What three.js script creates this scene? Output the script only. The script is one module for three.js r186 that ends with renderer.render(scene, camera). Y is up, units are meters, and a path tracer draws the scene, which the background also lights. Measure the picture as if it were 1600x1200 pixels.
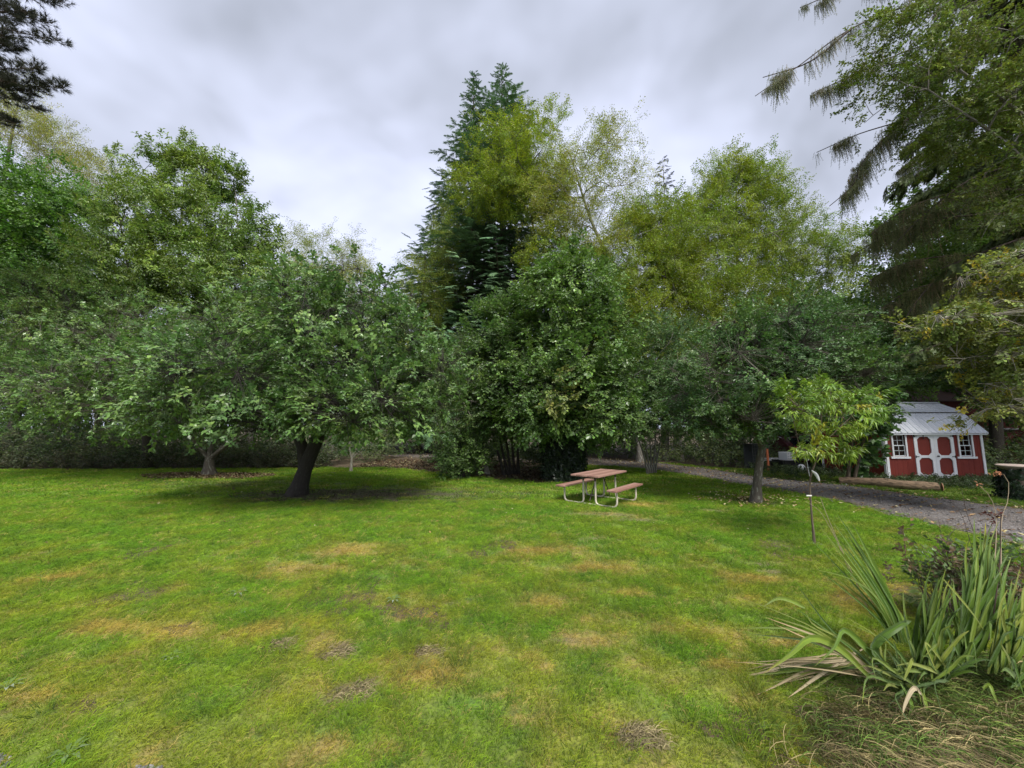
import * as THREE from 'three';
import { mergeGeometries } from 'three/addons/utils/BufferGeometryUtils.js';
import { RoundedBoxGeometry } from 'three/addons/geometries/RoundedBoxGeometry.js';
import { createNoise2D, createNoise3D, createNoise4D } from 'simplex-noise';

// ---------------------------------------------------------------- camera, sky, sun, exposure
const scene = new THREE.Scene();
const EYE = 1.95, FOCAL = 600, PITCH = Math.atan(68 / 600);       // a wide phone lens, tilted slightly up
const camera = new THREE.PerspectiveCamera(90, 4 / 3, 0.05, 900);
camera.position.set(0, EYE, 0);
camera.rotation.set(PITCH, 0, 0);
scene.add(camera);
const renderer = new THREE.WebGLRenderer({ antialias: true });
renderer.toneMapping = THREE.LinearToneMapping;
renderer.toneMappingExposure = 3.8;
renderer.shadowMap.enabled = true;

function mulberry(a) { return () => { a = (a + 0x6d2b79f5) | 0; let t = Math.imul(a ^ (a >>> 15), 1 | a); t = (t + Math.imul(t ^ (t >>> 7), 61 | t)) ^ t; return ((t ^ (t >>> 14)) >>> 0) / 4294967296; }; }
const N2 = createNoise2D(mulberry(11)), N3 = createNoise3D(mulberry(12)), N4 = createNoise4D(mulberry(13));
const { clamp, lerp, smoothstep } = THREE.MathUtils;
const fbm2 = (x, y, o = 4) => { let s = 0, a = 0.5; for (let i = 0; i < o; i++) { s += a * N2(x, y); x = x * 2.03 + 17.1; y = y * 2.03 - 9.7; a *= 0.5; } return s; };
const fbm3 = (x, y, z, o = 4) => { let s = 0, a = 0.5; for (let i = 0; i < o; i++) { s += a * N3(x, y, z); x = x * 2.03 + 7.1; y = y * 2.03; z = z * 2.03 - 3.7; a *= 0.5; } return s; };

{ // overcast sky: soft grey stratus with thinner, brighter bands, on a layer of cloud seen in perspective
  const W = 1024, H = 512, d = new Float32Array(W * H * 4);
  for (let r = 0; r < H; r++) {
    const el = ((r + 0.5) / H - 0.5) * Math.PI, y = Math.sin(el), ce = Math.cos(el);
    for (let c = 0; c < W; c++) {
      const az = ((c + 0.5) / W - 0.5) * 2 * Math.PI, x = Math.cos(az) * ce, z = Math.sin(az) * ce;
      const k = 1.25 / (Math.max(y, 0) + 0.6);
      const px = x * k, pz = z * k;
      const w = fbm2(px * 0.6 + 5, pz * 0.6 + 1, 3) * 0.35;
      const n = fbm2(px * 1.05 + w + 2.3, pz * 1.05 + w * 0.7 + 8.1, 5);
      const f = fbm2(px * 3.1 + w, pz * 3.1 - w, 4);
      let L = 0.35 + n * 0.2 + f * 0.04 - 0.075 * smoothstep(y, 0.42, 0.72) + 0.04 * smoothstep(y, 0.8, 1.0);
      L = clamp(L, 0.19, 0.45);
      L *= 0.685; const t = clamp((L - 0.14) / 0.14, 0, 1);                     // thin cloud is a little whiter, thick cloud bluer-grey
      const i = (r * W + c) * 4;
      if (y < 0) L = lerp(L, 0.05, smoothstep(-y, 0.02, 0.2));
      d[i] = L * lerp(0.88, 0.9, t); d[i + 1] = L * lerp(0.955, 0.96, t); d[i + 2] = L * lerp(1.15, 1.23, t); d[i + 3] = 1;
    }
  }
  const t = new THREE.DataTexture(d, W, H, THREE.RGBAFormat, THREE.FloatType);
  t.mapping = THREE.EquirectangularReflectionMapping; t.magFilter = THREE.LinearFilter; t.wrapS = THREE.RepeatWrapping; t.needsUpdate = true;
  scene.background = t; scene.environment = t;
}
const sun = new THREE.DirectionalLight(new THREE.Color(1.0, 0.965, 0.9), 1.5);
sun.position.set(12, 42, 19); sun.target.position.set(0, 0, -10);
sun.castShadow = true; sun.shadow.radius = 42; sun.shadow.mapSize.set(4096, 4096);
Object.assign(sun.shadow.camera, { left: -45, right: 45, top: 45, bottom: -45, near: 1, far: 140 });
scene.add(sun, sun.target);

// ---------------------------------------------------------------- helpers
const V = (x, y, z) => new THREE.Vector3(x, y, z);
const UPV = V(0, 1, 0);
const cp = Math.cos(PITCH), sp = Math.sin(PITCH);
function at(px, py, depth) {                                        // the point that lies at this picture place, so many metres ahead
  const dx = (px - 800) / FOCAL, dy = (600 - py) / FOCAL, f = cp - dy * sp, u = sp + dy * cp, t = depth / f;
  return V(dx * t, EYE + u * t, -depth);
}
const taken = new Map();
function numbered(name) { const n = taken.get(name) ?? 0; taken.set(name, n + 1); return n ? name + '_' + String(n).padStart(3, '0') : name; }
function tag(o, label, category, group) { o.userData.label = label; if (category) o.userData.category = category; if (group) o.userData.group = group; return o; }
function thing(name, label, category, pos = [0, 0, 0], turn = 0, group) {
  const o = new THREE.Group(); o.name = numbered(name); o.position.set(...pos); o.rotation.y = turn; scene.add(o);
  return tag(o, label, category, group);
}
function part(name, geo, mat, parent) {
  const m = new THREE.Mesh(Array.isArray(geo) ? mergeGeometries(geo.map((g) => { g = g.index ? g.toNonIndexed() : g; for (const k of Object.keys(g.attributes)) if (!['position', 'normal', 'uv', 'color'].includes(k)) g.deleteAttribute(k); return g; })) : geo, mat);
  m.name = parent ? name : numbered(name); m.castShadow = m.receiveShadow = true; (parent ?? scene).add(m); return m;
}
function struct(name, geo, mat) { const m = part(name, geo, mat); m.userData.kind = 'structure'; return m; }
function box(w, h, d, x, y, z, r = 0.004) { const g = r ? new RoundedBoxGeometry(w, h, d, 1, Math.min(r, w / 2.5, h / 2.5, d / 2.5)) : new THREE.BoxGeometry(w, h, d); return g.translate(x, y, z); }
const hgt = (x, z) => { const k = smoothstep(-z, 0.5, 3) * (1 - 0.9 * smoothstep(x, 12.2, 13.4) * smoothstep(-z, 9, 12)); return k * (0.035 * N2(x * 0.16 + 3, z * 0.16) + 0.02 * N2(x * 0.5, z * 0.5 + 9) + 0.008 * N2(x * 1.7, z * 1.7)); };
const lin2s = (v) => (v <= 0.0031308 ? v * 12.92 : 1.055 * Math.pow(v, 1 / 2.4) - 0.055);
function colorTex(w, h, fn, srgb = true) {                          // fn(u, v) -> linear rgb
  const d = new Uint8Array(w * h * 4);
  for (let y = 0; y < h; y++) for (let x = 0; x < w; x++) { const c = fn((x + 0.5) / w, (y + 0.5) / h), i = (y * w + x) * 4; for (let k = 0; k < 3; k++) d[i + k] = clamp(Math.round(255 * (srgb ? lin2s(clamp(c[k], 0, 1)) : clamp(c[k], 0, 1))), 0, 255); d[i + 3] = 255; }
  const t = new THREE.DataTexture(d, w, h); t.wrapS = t.wrapT = THREE.RepeatWrapping; t.magFilter = THREE.LinearFilter; t.minFilter = THREE.LinearFilter; if (srgb) t.colorSpace = THREE.SRGBColorSpace; t.needsUpdate = true; return t;
}
const tile4 = (u, v, fu, fv) => { const a = u * 2 * Math.PI, b = v * 2 * Math.PI, ru = fu / (2 * Math.PI), rv = fv / (2 * Math.PI); return N4(Math.cos(a) * ru, Math.sin(a) * ru, Math.cos(b) * rv, Math.sin(b) * rv); };
const mix3 = (a, b, t) => [lerp(a[0], b[0], t), lerp(a[1], b[1], t), lerp(a[2], b[2], t)];
function std(o) { const { rgb, ...r } = o; const m = new THREE.MeshStandardMaterial({ roughness: 0.8, ...r }); if (rgb) m.color.setRGB(...rgb); return m; }
function rep(t, x, y) { const c = t.clone(); c.repeat.set(x, y); c.needsUpdate = true; return c; }

// ---------------------------------------------------------------- materials
function barkMat(base, patch, patchT, rough, furrow) {
  const map = colorTex(128, 256, (u, v) => {
    const n = tile4(u, v, 9, 4) * 0.5 + tile4(u + 0.31, v, 22, 9) * 0.3 + tile4(u, v + 0.2, 46, 30) * 0.2;
    const p = tile4(u + 0.5, v + 0.5, 5, 5) + tile4(u, v, 17, 17) * 0.5;
    let c = base.map((b) => b * (1 + 0.55 * n));
    if (p > patchT) c = mix3(c, patch.map((b) => b * (1 + 0.2 * n)), clamp((p - patchT) * 4, 0, 0.85));
    return c;
  });
  const bump = colorTex(128, 256, (u, v) => { const n = 0.5 + 0.35 * tile4(u, v, 16, 5) + 0.15 * tile4(u, v, 40, 20); return [n, n, n]; }, false);
  return new THREE.MeshStandardMaterial({ map, bumpMap: bump, bumpScale: furrow, roughness: rough });
}
const bark = {
  apple: barkMat([0.085, 0.068, 0.052], [0.16, 0.16, 0.12], 0.55, 0.95, 0.02),
  alder: barkMat([0.17, 0.155, 0.13], [0.36, 0.36, 0.33], 0.2, 0.9, 0.006),
  fir: barkMat([0.075, 0.055, 0.042], [0.12, 0.12, 0.09], 0.6, 0.95, 0.03),
  lichen: barkMat([0.1, 0.085, 0.065], [0.24, 0.24, 0.19], 0.25, 0.95, 0.01),
  pale: barkMat([0.33, 0.3, 0.24], [0.45, 0.43, 0.36], 0.3, 0.9, 0.003),
  dark: barkMat([0.045, 0.038, 0.03], [0.08, 0.085, 0.055], 0.6, 0.95, 0.02),
  twig: barkMat([0.1, 0.075, 0.05], [0.16, 0.13, 0.09], 0.2, 0.95, 0.002),
};
function leafMat(gloss, through = 0.32, name) {
  const m = new THREE.MeshPhysicalMaterial({ vertexColors: true, roughness: 0.95, transmission: through, thickness: 0, clearcoat: gloss, clearcoatRoughness: 0.27, side: THREE.DoubleSide, specularIntensity: 0.5 });
  m.name = name; return m;
}
const LM = { gloss: leafMat(0.8, 0.38, 'glossy_leaf'), soft: leafMat(0.3, 0.45, 'soft_leaf'), needle: leafMat(0.2, 0.12, 'needles'), grass: leafMat(0.15, 0.3, 'grass_blade'), dry: leafMat(0.0, 0.2, 'dry_leaf'), sword: leafMat(0.14, 0.3, 'sword_leaf') };

// ---------------------------------------------------------------- leaf sprays (one geometry each, copied through a crown)
class Spray {
  constructor(seed) { this.p = []; this.n = []; this.c = []; this.i = []; this.r = mulberry(seed); }
  vert(p, n, c) { this.p.push(p.x, p.y, p.z); this.n.push(n.x, n.y, n.z); this.c.push(...c); return this.p.length / 3 - 1; }
  leaf(b, dir, nor, len, wid, c, fold = 0.12, droop = 0.1, wide = 0.45) {
    const d = dir.clone().normalize(), s = V().crossVectors(d, nor).normalize(), n = V().crossVectors(s, d).normalize();
    const m = b.clone().addScaledVector(d, len * wide).addScaledVector(n, -fold * wid * 0.5), t = b.clone().addScaledVector(d, len).addScaledVector(n, -droop * len);
    const l = b.clone().addScaledVector(d, len * wide).addScaledVector(s, -wid / 2).addScaledVector(n, fold * wid * 0.6), r = b.clone().addScaledVector(d, len * wide).addScaledVector(s, wid / 2).addScaledVector(n, fold * wid * 0.6);
    const nl = n.clone().addScaledVector(s, fold * 1.6).normalize(), nr = n.clone().addScaledVector(s, -fold * 1.6).normalize();
    const B = this.vert(b, n, c), M = this.vert(m, n, c), T = this.vert(t, n, c), L = this.vert(l, nl, c), R = this.vert(r, nr, c);
    this.i.push(B, M, L, L, M, T, B, R, M, M, R, T);
  }
  blade(pts, wid, nor, c0, c1) {                                    // a narrow strip that tapers to a point
    let a, b2;
    for (let k = 0; k < pts.length; k++) {
      const t = k / (pts.length - 1), d = V().subVectors(pts[Math.min(k + 1, pts.length - 1)], pts[Math.max(k - 1, 0)]).normalize(), s = V().crossVectors(d, nor).normalize(), n = V().crossVectors(s, d), c = mix3(c0, c1, t);
      if (k === pts.length - 1) { const T = this.vert(pts[k], n, c); this.i.push(a, b2, T); break; }
      const w = wid * (1 - 0.55 * t) * 0.5, A = this.vert(pts[k].clone().addScaledVector(s, -w), n, c), B = this.vert(pts[k].clone().addScaledVector(s, w), n, c);
      if (k) this.i.push(a, b2, A, A, b2, B);
      a = A; b2 = B;
    }
  }
  stem(a, b, r, c) {
    const d = V().subVectors(b, a).normalize(), s = V().crossVectors(d, Math.abs(d.z) < 0.8 ? V(0, 0, 1) : V(1, 0, 0)).normalize(), q = V().crossVectors(d, s);
    const id = [];
    for (let k = 0; k < 3; k++) { const g = (k * 2 * Math.PI) / 3, o = s.clone().multiplyScalar(Math.cos(g)).addScaledVector(q, Math.sin(g)); id.push(this.vert(a.clone().addScaledVector(o, r), o, c), this.vert(b.clone().addScaledVector(o, r * 0.5), o, c)); }
    for (let k = 0; k < 3; k++) { const x = k * 2, y = ((k + 1) % 3) * 2; this.i.push(id[x], id[y], id[x + 1], id[y], id[y + 1], id[x + 1]); }
  }
  geom() { const g = new THREE.BufferGeometry(); g.setAttribute('position', new THREE.Float32BufferAttribute(this.p, 3)); g.setAttribute('normal', new THREE.Float32BufferAttribute(this.n, 3)); g.setAttribute('color', new THREE.Float32BufferAttribute(this.c, 3)); g.setIndex(this.i); return g; }
}
const STEM = [0.9, 0.6, 0.8];
function broadSpray(seed, n, L, W, span, { spread = 1, tilt = 0.5, jitter = 0.48, droop = 0.15, fold = 0.14, wide = 0.45 } = {}) {
  const S = new Spray(seed), r = S.r, bend = V((r() - 0.5) * 0.3, 1, -0.12).normalize();
  S.stem(V(0, 0, 0), bend.clone().multiplyScalar(span), 0.006, STEM);
  for (let k = 0; k < n; k++) {
    const t = 0.12 + 0.88 * (k + r() * 0.7) / n, side = k % 2 ? 1 : -1, az = side * (0.9 + (r() - 0.5) * 1.1) * spread;
    const b = bend.clone().multiplyScalar(span * t).add(V((r() - 0.5) * span * 0.28, 0, (r() - 0.5) * span * 0.3));
    const dir = V(Math.sin(az), Math.cos(az) * 0.7 + 0.1, (r() - 0.5) * 1.1 - 0.15);
    const nor = V((r() - 0.5) * 2 * tilt, (r() - 0.5) * 2 * tilt, 1);
    const b1 = 1 + (r() - 0.5) * 2 * jitter, y = (r() - 0.5) * 0.25;
    S.leaf(b, dir, nor, L * (0.7 + 0.55 * r()), W * (0.75 + 0.45 * r()), [b1 * (1 + y), b1, b1 * (1 - y)], fold, droop * (0.4 + r()), wide);
  }
  return S.geom();
}
function firSpray(seed, len, fingers, wid) {                        // a flat fan of needled branchlets
  const S = new Spray(seed), r = S.r;
  S.stem(V(0, 0, 0), V(0, len, -0.1 * len), 0.008, [1.2, 0.8, 0.6]);
  for (let k = 0; k < fingers; k++) {
    const t = (k + 0.5) / fingers;
    for (const s of [-1, 1]) {
      const l = len * (0.55 - 0.42 * t) * (0.75 + 0.5 * r()), b = V(0, len * t, -0.1 * len * t * t), az = 0.75 + (r() - 0.5) * 0.4;
      const tip = b.clone().add(V(s * Math.sin(az) * l, Math.cos(az) * l, -0.16 * l - 0.1 * l * r())), mid = b.clone().lerp(tip, 0.5).add(V(0, 0, 0.05 * l));
      const c = 0.7 + 0.5 * r();
      S.blade([b, mid, tip], wid * (0.8 + 0.5 * r()), V((r() - 0.5) * 0.9, 0.2, 1), [c * 0.75, c * 0.75, c * 0.8], [c * 1.25, c * 1.3, c * 1.1]);
    }
  }
  S.blade([V(0, len * 0.8, -0.06 * len), V(0, len, -0.1 * len), V(0, len * 1.18, -0.16 * len)], wid, V(0, 0.2, 1), [0.9, 0.9, 0.9], [1.3, 1.35, 1.1]);
  return S.geom();
}
function hangSpray(seed, len, strands) {                            // drooping spruce branchlets: tassels that hang from the limb
  const S = new Spray(seed), r = S.r;
  for (let k = 0; k < strands; k++) {
    const x = (r() - 0.5) * 0.34, y = (r() - 0.5) * 0.34, l = len * (0.2 + 0.95 * Math.pow(r(), 1.3)), sx = (r() - 0.5) * 0.3, sy = (r() - 0.5) * 0.3, c = 0.7 + 0.5 * r();
    const p = (t) => V(x + sx * t, y + sy * t, -l * t + 0.015);
    S.stem(p(0), p(1), 0.004, [1.4, 1.0, 0.8]);
    const n = Math.round(l / 0.024);
    for (let j = 1; j <= n; j++) { const t = j / n, g = j * 2.4 + r(), b = p(t), d = V(Math.cos(g) * 0.8, Math.sin(g) * 0.8, -0.75).normalize(), e = b.clone().addScaledVector(d, (0.03 + 0.03 * r()) * (1.25 - 0.5 * t)); S.blade([b, e], 0.015, V(Math.sin(g), -Math.cos(g), 0.4), [c * 0.8, c * 0.8, c * 0.8], [c, c, c]); }
  }
  return S.geom();
}
function pineTuft(seed, n, len) {
  const S = new Spray(seed), r = S.r;
  S.stem(V(0, -0.12, 0), V(0, 0.1, 0), 0.008, [1.6, 1.0, 0.8]);
  for (let k = 0; k < n; k++) { const g = r() * 6.283, u = r(), d = V(Math.cos(g) * (1 - u * 0.7), 0.25 + u * 0.9, Math.sin(g) * (1 - u * 0.7)).normalize(), b = V(0, 0.12 * r() - 0.04, 0), c = 0.7 + 0.6 * r(); S.blade([b, b.clone().addScaledVector(d, len * (0.7 + 0.5 * r()))], 0.009, V(r() - 0.5, r() - 0.5, r() - 0.5).normalize(), [c, c, c], [c * 1.1, c * 1.1, c]); }
  return S.geom();
}
const SP = {
  apple: broadSpray(1, 15, 0.095, 0.058, 0.34, { tilt: 0.6 }),
  appleSmall: broadSpray(2, 18, 0.075, 0.045, 0.34, { tilt: 0.7 }),
  plum: broadSpray(3, 18, 0.07, 0.038, 0.42, { tilt: 0.8 }),
  cherry: broadSpray(4, 18, 0.14, 0.062, 0.55, { droop: 0.4, tilt: 0.6 }),
  alder: broadSpray(5, 26, 0.085, 0.058, 0.75, { tilt: 0.7, spread: 1.1 }),
  alderFine: broadSpray(6, 26, 0.075, 0.048, 0.8, { tilt: 0.9, spread: 1.1 }),
  maple: broadSpray(7, 20, 0.13, 0.1, 0.75, { tilt: 0.4, wide: 0.5 }),
  hazel: broadSpray(8, 15, 0.105, 0.082, 0.42, { tilt: 0.55, wide: 0.55 }),
  laurel: broadSpray(9, 16, 0.12, 0.07, 0.45, { tilt: 0.7 }),
  fig: broadSpray(10, 9, 0.2, 0.17, 0.4, { tilt: 0.6, wide: 0.55, droop: 0.25 }),
  peach: broadSpray(11, 18, 0.145, 0.032, 0.26, { tilt: 0.5, droop: 0.42, fold: 0.35, spread: 0.8, jitter: 0.25 }),
  ivy: broadSpray(12, 14, 0.085, 0.08, 0.28, { tilt: 0.5, wide: 0.42, droop: 0.3 }),
  forest: broadSpray(13, 22, 0.19, 0.13, 1.0, { tilt: 0.6, jitter: 0.4 }),
  bramble: broadSpray(14, 18, 0.1, 0.07, 0.6, { tilt: 0.6, jitter: 0.4 }),
  fir: firSpray(15, 1.1, 12, 0.07),
  firFine: firSpray(16, 0.8, 10, 0.07),
  hang: hangSpray(17, 0.85, 9),
  pine: pineTuft(18, 46, 0.16),
};

// ---------------------------------------------------------------- trees
class TubeSet {
  constructor() { this.p = []; this.n = []; this.u = []; this.i = []; }
  tube(pts, rad, sides) {
    let s = null, vlen = 0; const base0 = this.p.length / 3;
    for (let k = 0; k < pts.length; k++) {
      const d = V().subVectors(pts[Math.min(k + 1, pts.length - 1)], pts[Math.max(k - 1, 0)]).normalize();
      if (!s) s = V().crossVectors(d, Math.abs(d.y) < 0.9 ? UPV : V(1, 0, 0)).normalize(); else s.addScaledVector(d, -s.dot(d)).normalize();
      const q = V().crossVectors(d, s);
      if (k) vlen += pts[k].distanceTo(pts[k - 1]);
      const reps = Math.max(1, Math.round(rad[0] * 2 * Math.PI / 0.5));
      for (let j = 0; j <= sides; j++) { const g = (j / sides) * 2 * Math.PI, o = s.clone().multiplyScalar(Math.cos(g)).addScaledVector(q, Math.sin(g)); const rr = rad[k]; this.p.push(pts[k].x + o.x * rr, pts[k].y + o.y * rr, pts[k].z + o.z * rr); this.n.push(o.x, o.y, o.z); this.u.push(j / sides * reps, vlen / 1.0); }
      if (k) for (let j = 0; j < sides; j++) { const a = base0 + (k - 1) * (sides + 1) + j, b = a + sides + 1; this.i.push(a, a + 1, b, a + 1, b + 1, b); }
    }
    // close the end with a cap
    const last = base0 + (pts.length - 1) * (sides + 1), d = V().subVectors(pts[pts.length - 1], pts[pts.length - 2]).normalize(), e = pts[pts.length - 1].clone().addScaledVector(d, rad[pts.length - 1] * 0.6);
    this.p.push(e.x, e.y, e.z); this.n.push(d.x, d.y, d.z); this.u.push(0.5, vlen); const c = this.p.length / 3 - 1;
    for (let j = 0; j < sides; j++) this.i.push(last + j, last + j + 1, c);
  }
  geom(off) { const g = new THREE.BufferGeometry(); g.setAttribute('position', new THREE.Float32BufferAttribute(this.p, 3)); g.setAttribute('normal', new THREE.Float32BufferAttribute(this.n, 3)); g.setAttribute('uv', new THREE.Float32BufferAttribute(this.u, 2)); g.setIndex(this.i); if (off) g.translate(-off.x, -off.y, -off.z); return g; }
}
function makeLobes(list) {                                          // [px, py, depth, half width px, half height px, half depth m, weight]
  return list.map(([px, py, d, rx, ry, rz, w]) => { const k = d / FOCAL, R = V(rx * k, ry * k, rz ?? Math.max(rx, ry) * k * 0.9); return { c: at(px, py, d), r: R, w: w ?? Math.pow(R.x * R.y * R.z, 0.62) }; });
}
function lobePoint(lobes, tot, r, seed, shell = 0.3, rough = 0.3) {
  let w = r() * tot, k = 0; while (k < lobes.length - 1 && (w -= lobes[k].w) > 0) k++;
  const l = lobes[k], z = 2 * r() - 1, g = r() * 6.2832, s = Math.sqrt(1 - z * z), d = V(s * Math.cos(g), z, s * Math.sin(g));
  const rr = Math.pow(r(), shell) * (1 + rough * N3(d.x * 1.8 + seed, d.y * 1.8 + k * 3.1, d.z * 1.8) + rough * 0.5 * N3(d.x * 5 + seed, d.y * 5, d.z * 5 + k));
  return V(l.c.x + d.x * l.r.x * rr, l.c.y + d.y * l.r.y * rr, l.c.z + d.z * l.r.z * rr);
}
function growSkeleton(trunks, targets, r, seg, arch) {
  const P = [], par = [], len = [], fixed = [];
  const add = (p, parent, f = 0) => { P.push(p); par.push(parent); len.push(parent < 0 ? 0 : len[parent] + p.distanceTo(P[parent])); fixed.push(f); return P.length - 1; };
  for (const t of trunks) {
    let prev = -1; const curve = new THREE.CatmullRomCurve3(t.map((q) => V(q[0], q[1], q[2]))), n = Math.max(3, Math.ceil(curve.getLength() / seg));
    for (let k = 0; k <= n; k++) { const s = (k / n) * (t.length - 1), a = Math.min(t.length - 2, Math.floor(s)); prev = add(curve.getPoint(k / n), prev, lerp(t[a][3], t[a + 1][3], s - a)); }
  }
  const nTrunk = P.length;
  let startAt = 1e9; for (const t of trunks) startAt = Math.min(startAt, t[Math.min(1, t.length - 1)][1]);
  const top = P[nTrunk - 1];
  targets.sort((a, b) => a.distanceToSquared(top) - b.distanceToSquared(top));
  for (const a of targets) {
    let best = -1, bc = 1e9;
    for (let k = 0; k < P.length; k++) {
      if (P[k].y < startAt - 0.01 && k < nTrunk) continue;
      const d = a.distanceTo(P[k]); let cost = d + 0.22 * len[k];
      if (par[k] >= 0) { const dir = V().subVectors(P[k], P[par[k]]).normalize(), to = V().subVectors(a, P[k]).normalize(); cost += d * 0.35 * (1 - dir.dot(to)); }
      if (cost < bc) { bc = cost; best = k; }
    }
    const A = P[best], d = A.distanceTo(a); if (d < seg * 0.5) continue;
    const dir0 = par[best] >= 0 ? V().subVectors(A, P[par[best]]).normalize() : UPV.clone();
    const c = A.clone().lerp(a, 0.5).addScaledVector(UPV, arch * d).add(V(r() - 0.5, r() - 0.5, r() - 0.5).multiplyScalar(0.22 * d)).addScaledVector(dir0, 0.12 * d);
    const n = Math.max(2, Math.ceil(d / seg)); let prev = best;
    for (let k = 1; k <= n; k++) { const t = k / n, q = A.clone().multiplyScalar((1 - t) * (1 - t)).addScaledVector(c, 2 * t * (1 - t)).addScaledVector(a, t * t); if (k < n) q.add(V(r() - 0.5, r() - 0.5, r() - 0.5).multiplyScalar(0.12 * seg)); prev = add(q, prev); }
  }
  return { P, par, fixed, nTrunk };
}
function skeletonTubes(S, ts, tipR, expo = 2.3, sideMul = 1, maxR = 9) {
  const { P, par, fixed } = S, n = P.length, kids = Array.from({ length: n }, () => []), cnt = new Float32Array(n);
  for (let k = n - 1; k >= 0; k--) { cnt[k] = Math.max(1, cnt[k]); if (par[k] >= 0) { kids[par[k]].push(k); } }
  const rad = new Float32Array(n);
  for (let k = n - 1; k >= 0; k--) { let s = 0; for (const c of kids[k]) s += Math.pow(rad[c], expo); rad[k] = Math.max(kids[k].length ? Math.pow(s, 1 / expo) * 1.004 : tipR, tipR); if (rad[k] > maxR) rad[k] = maxR; }
  for (let k = 0; k < S.nTrunk; k++) rad[k] = fixed[k];
  for (let k = S.nTrunk; k < n; k++) if (par[k] >= 0 && rad[k] > rad[par[k]] * 0.9) rad[k] = rad[par[k]] * 0.9;
  const done = new Uint8Array(n);
  for (let k = 0; k < n; k++) {
    if (done[k]) continue;
    const chain = par[k] >= 0 ? [par[k]] : []; let c = k;
    while (c !== undefined) { chain.push(c); done[c] = 1; c = kids[c].filter((q) => !done[q]).sort((a, b) => rad[b] - rad[a])[0]; }
    if (chain.length < 2) continue;
    const rr = chain.map((q) => rad[q]); if (par[k] >= 0) rr[0] = Math.min(rad[k] * 1.15, rad[par[k]]);
    const R = Math.max(...rr); ts.tube(chain.map((q) => P[q]), rr, Math.max(3, Math.round((R > 0.12 ? 12 : R > 0.05 ? 8 : R > 0.02 ? 5 : 3) * sideMul)));
  }
  return rad;
}
const _m = new THREE.Matrix4(), _c = new THREE.Color();
function orient(pos, axis, up, scale, flip = 1) {
  const y = axis.clone().normalize(), z = up.clone().addScaledVector(y, -up.dot(y)); if (z.lengthSq() < 1e-4) z.set(1, 0, 0).addScaledVector(y, -y.x); z.normalize();
  const x = V().crossVectors(y, z).multiplyScalar(flip);
  return _m.makeBasis(x.multiplyScalar(scale), y.multiplyScalar(scale), z.multiplyScalar(scale)).setPosition(pos).clone();
}
function copies(name, geo, mat, mats, cols, parent) {
  const o = new THREE.InstancedMesh(geo, mat, mats.length); o.name = parent ? name : numbered(name); o.castShadow = o.receiveShadow = true;
  mats.forEach((m, k) => { o.setMatrixAt(k, m); o.setColorAt(k, _c.setRGB(...cols[k])); });
  o.userData.kind = 'stuff'; (parent ?? scene).add(o); return o;
}
let leafTotal = 0;
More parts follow.
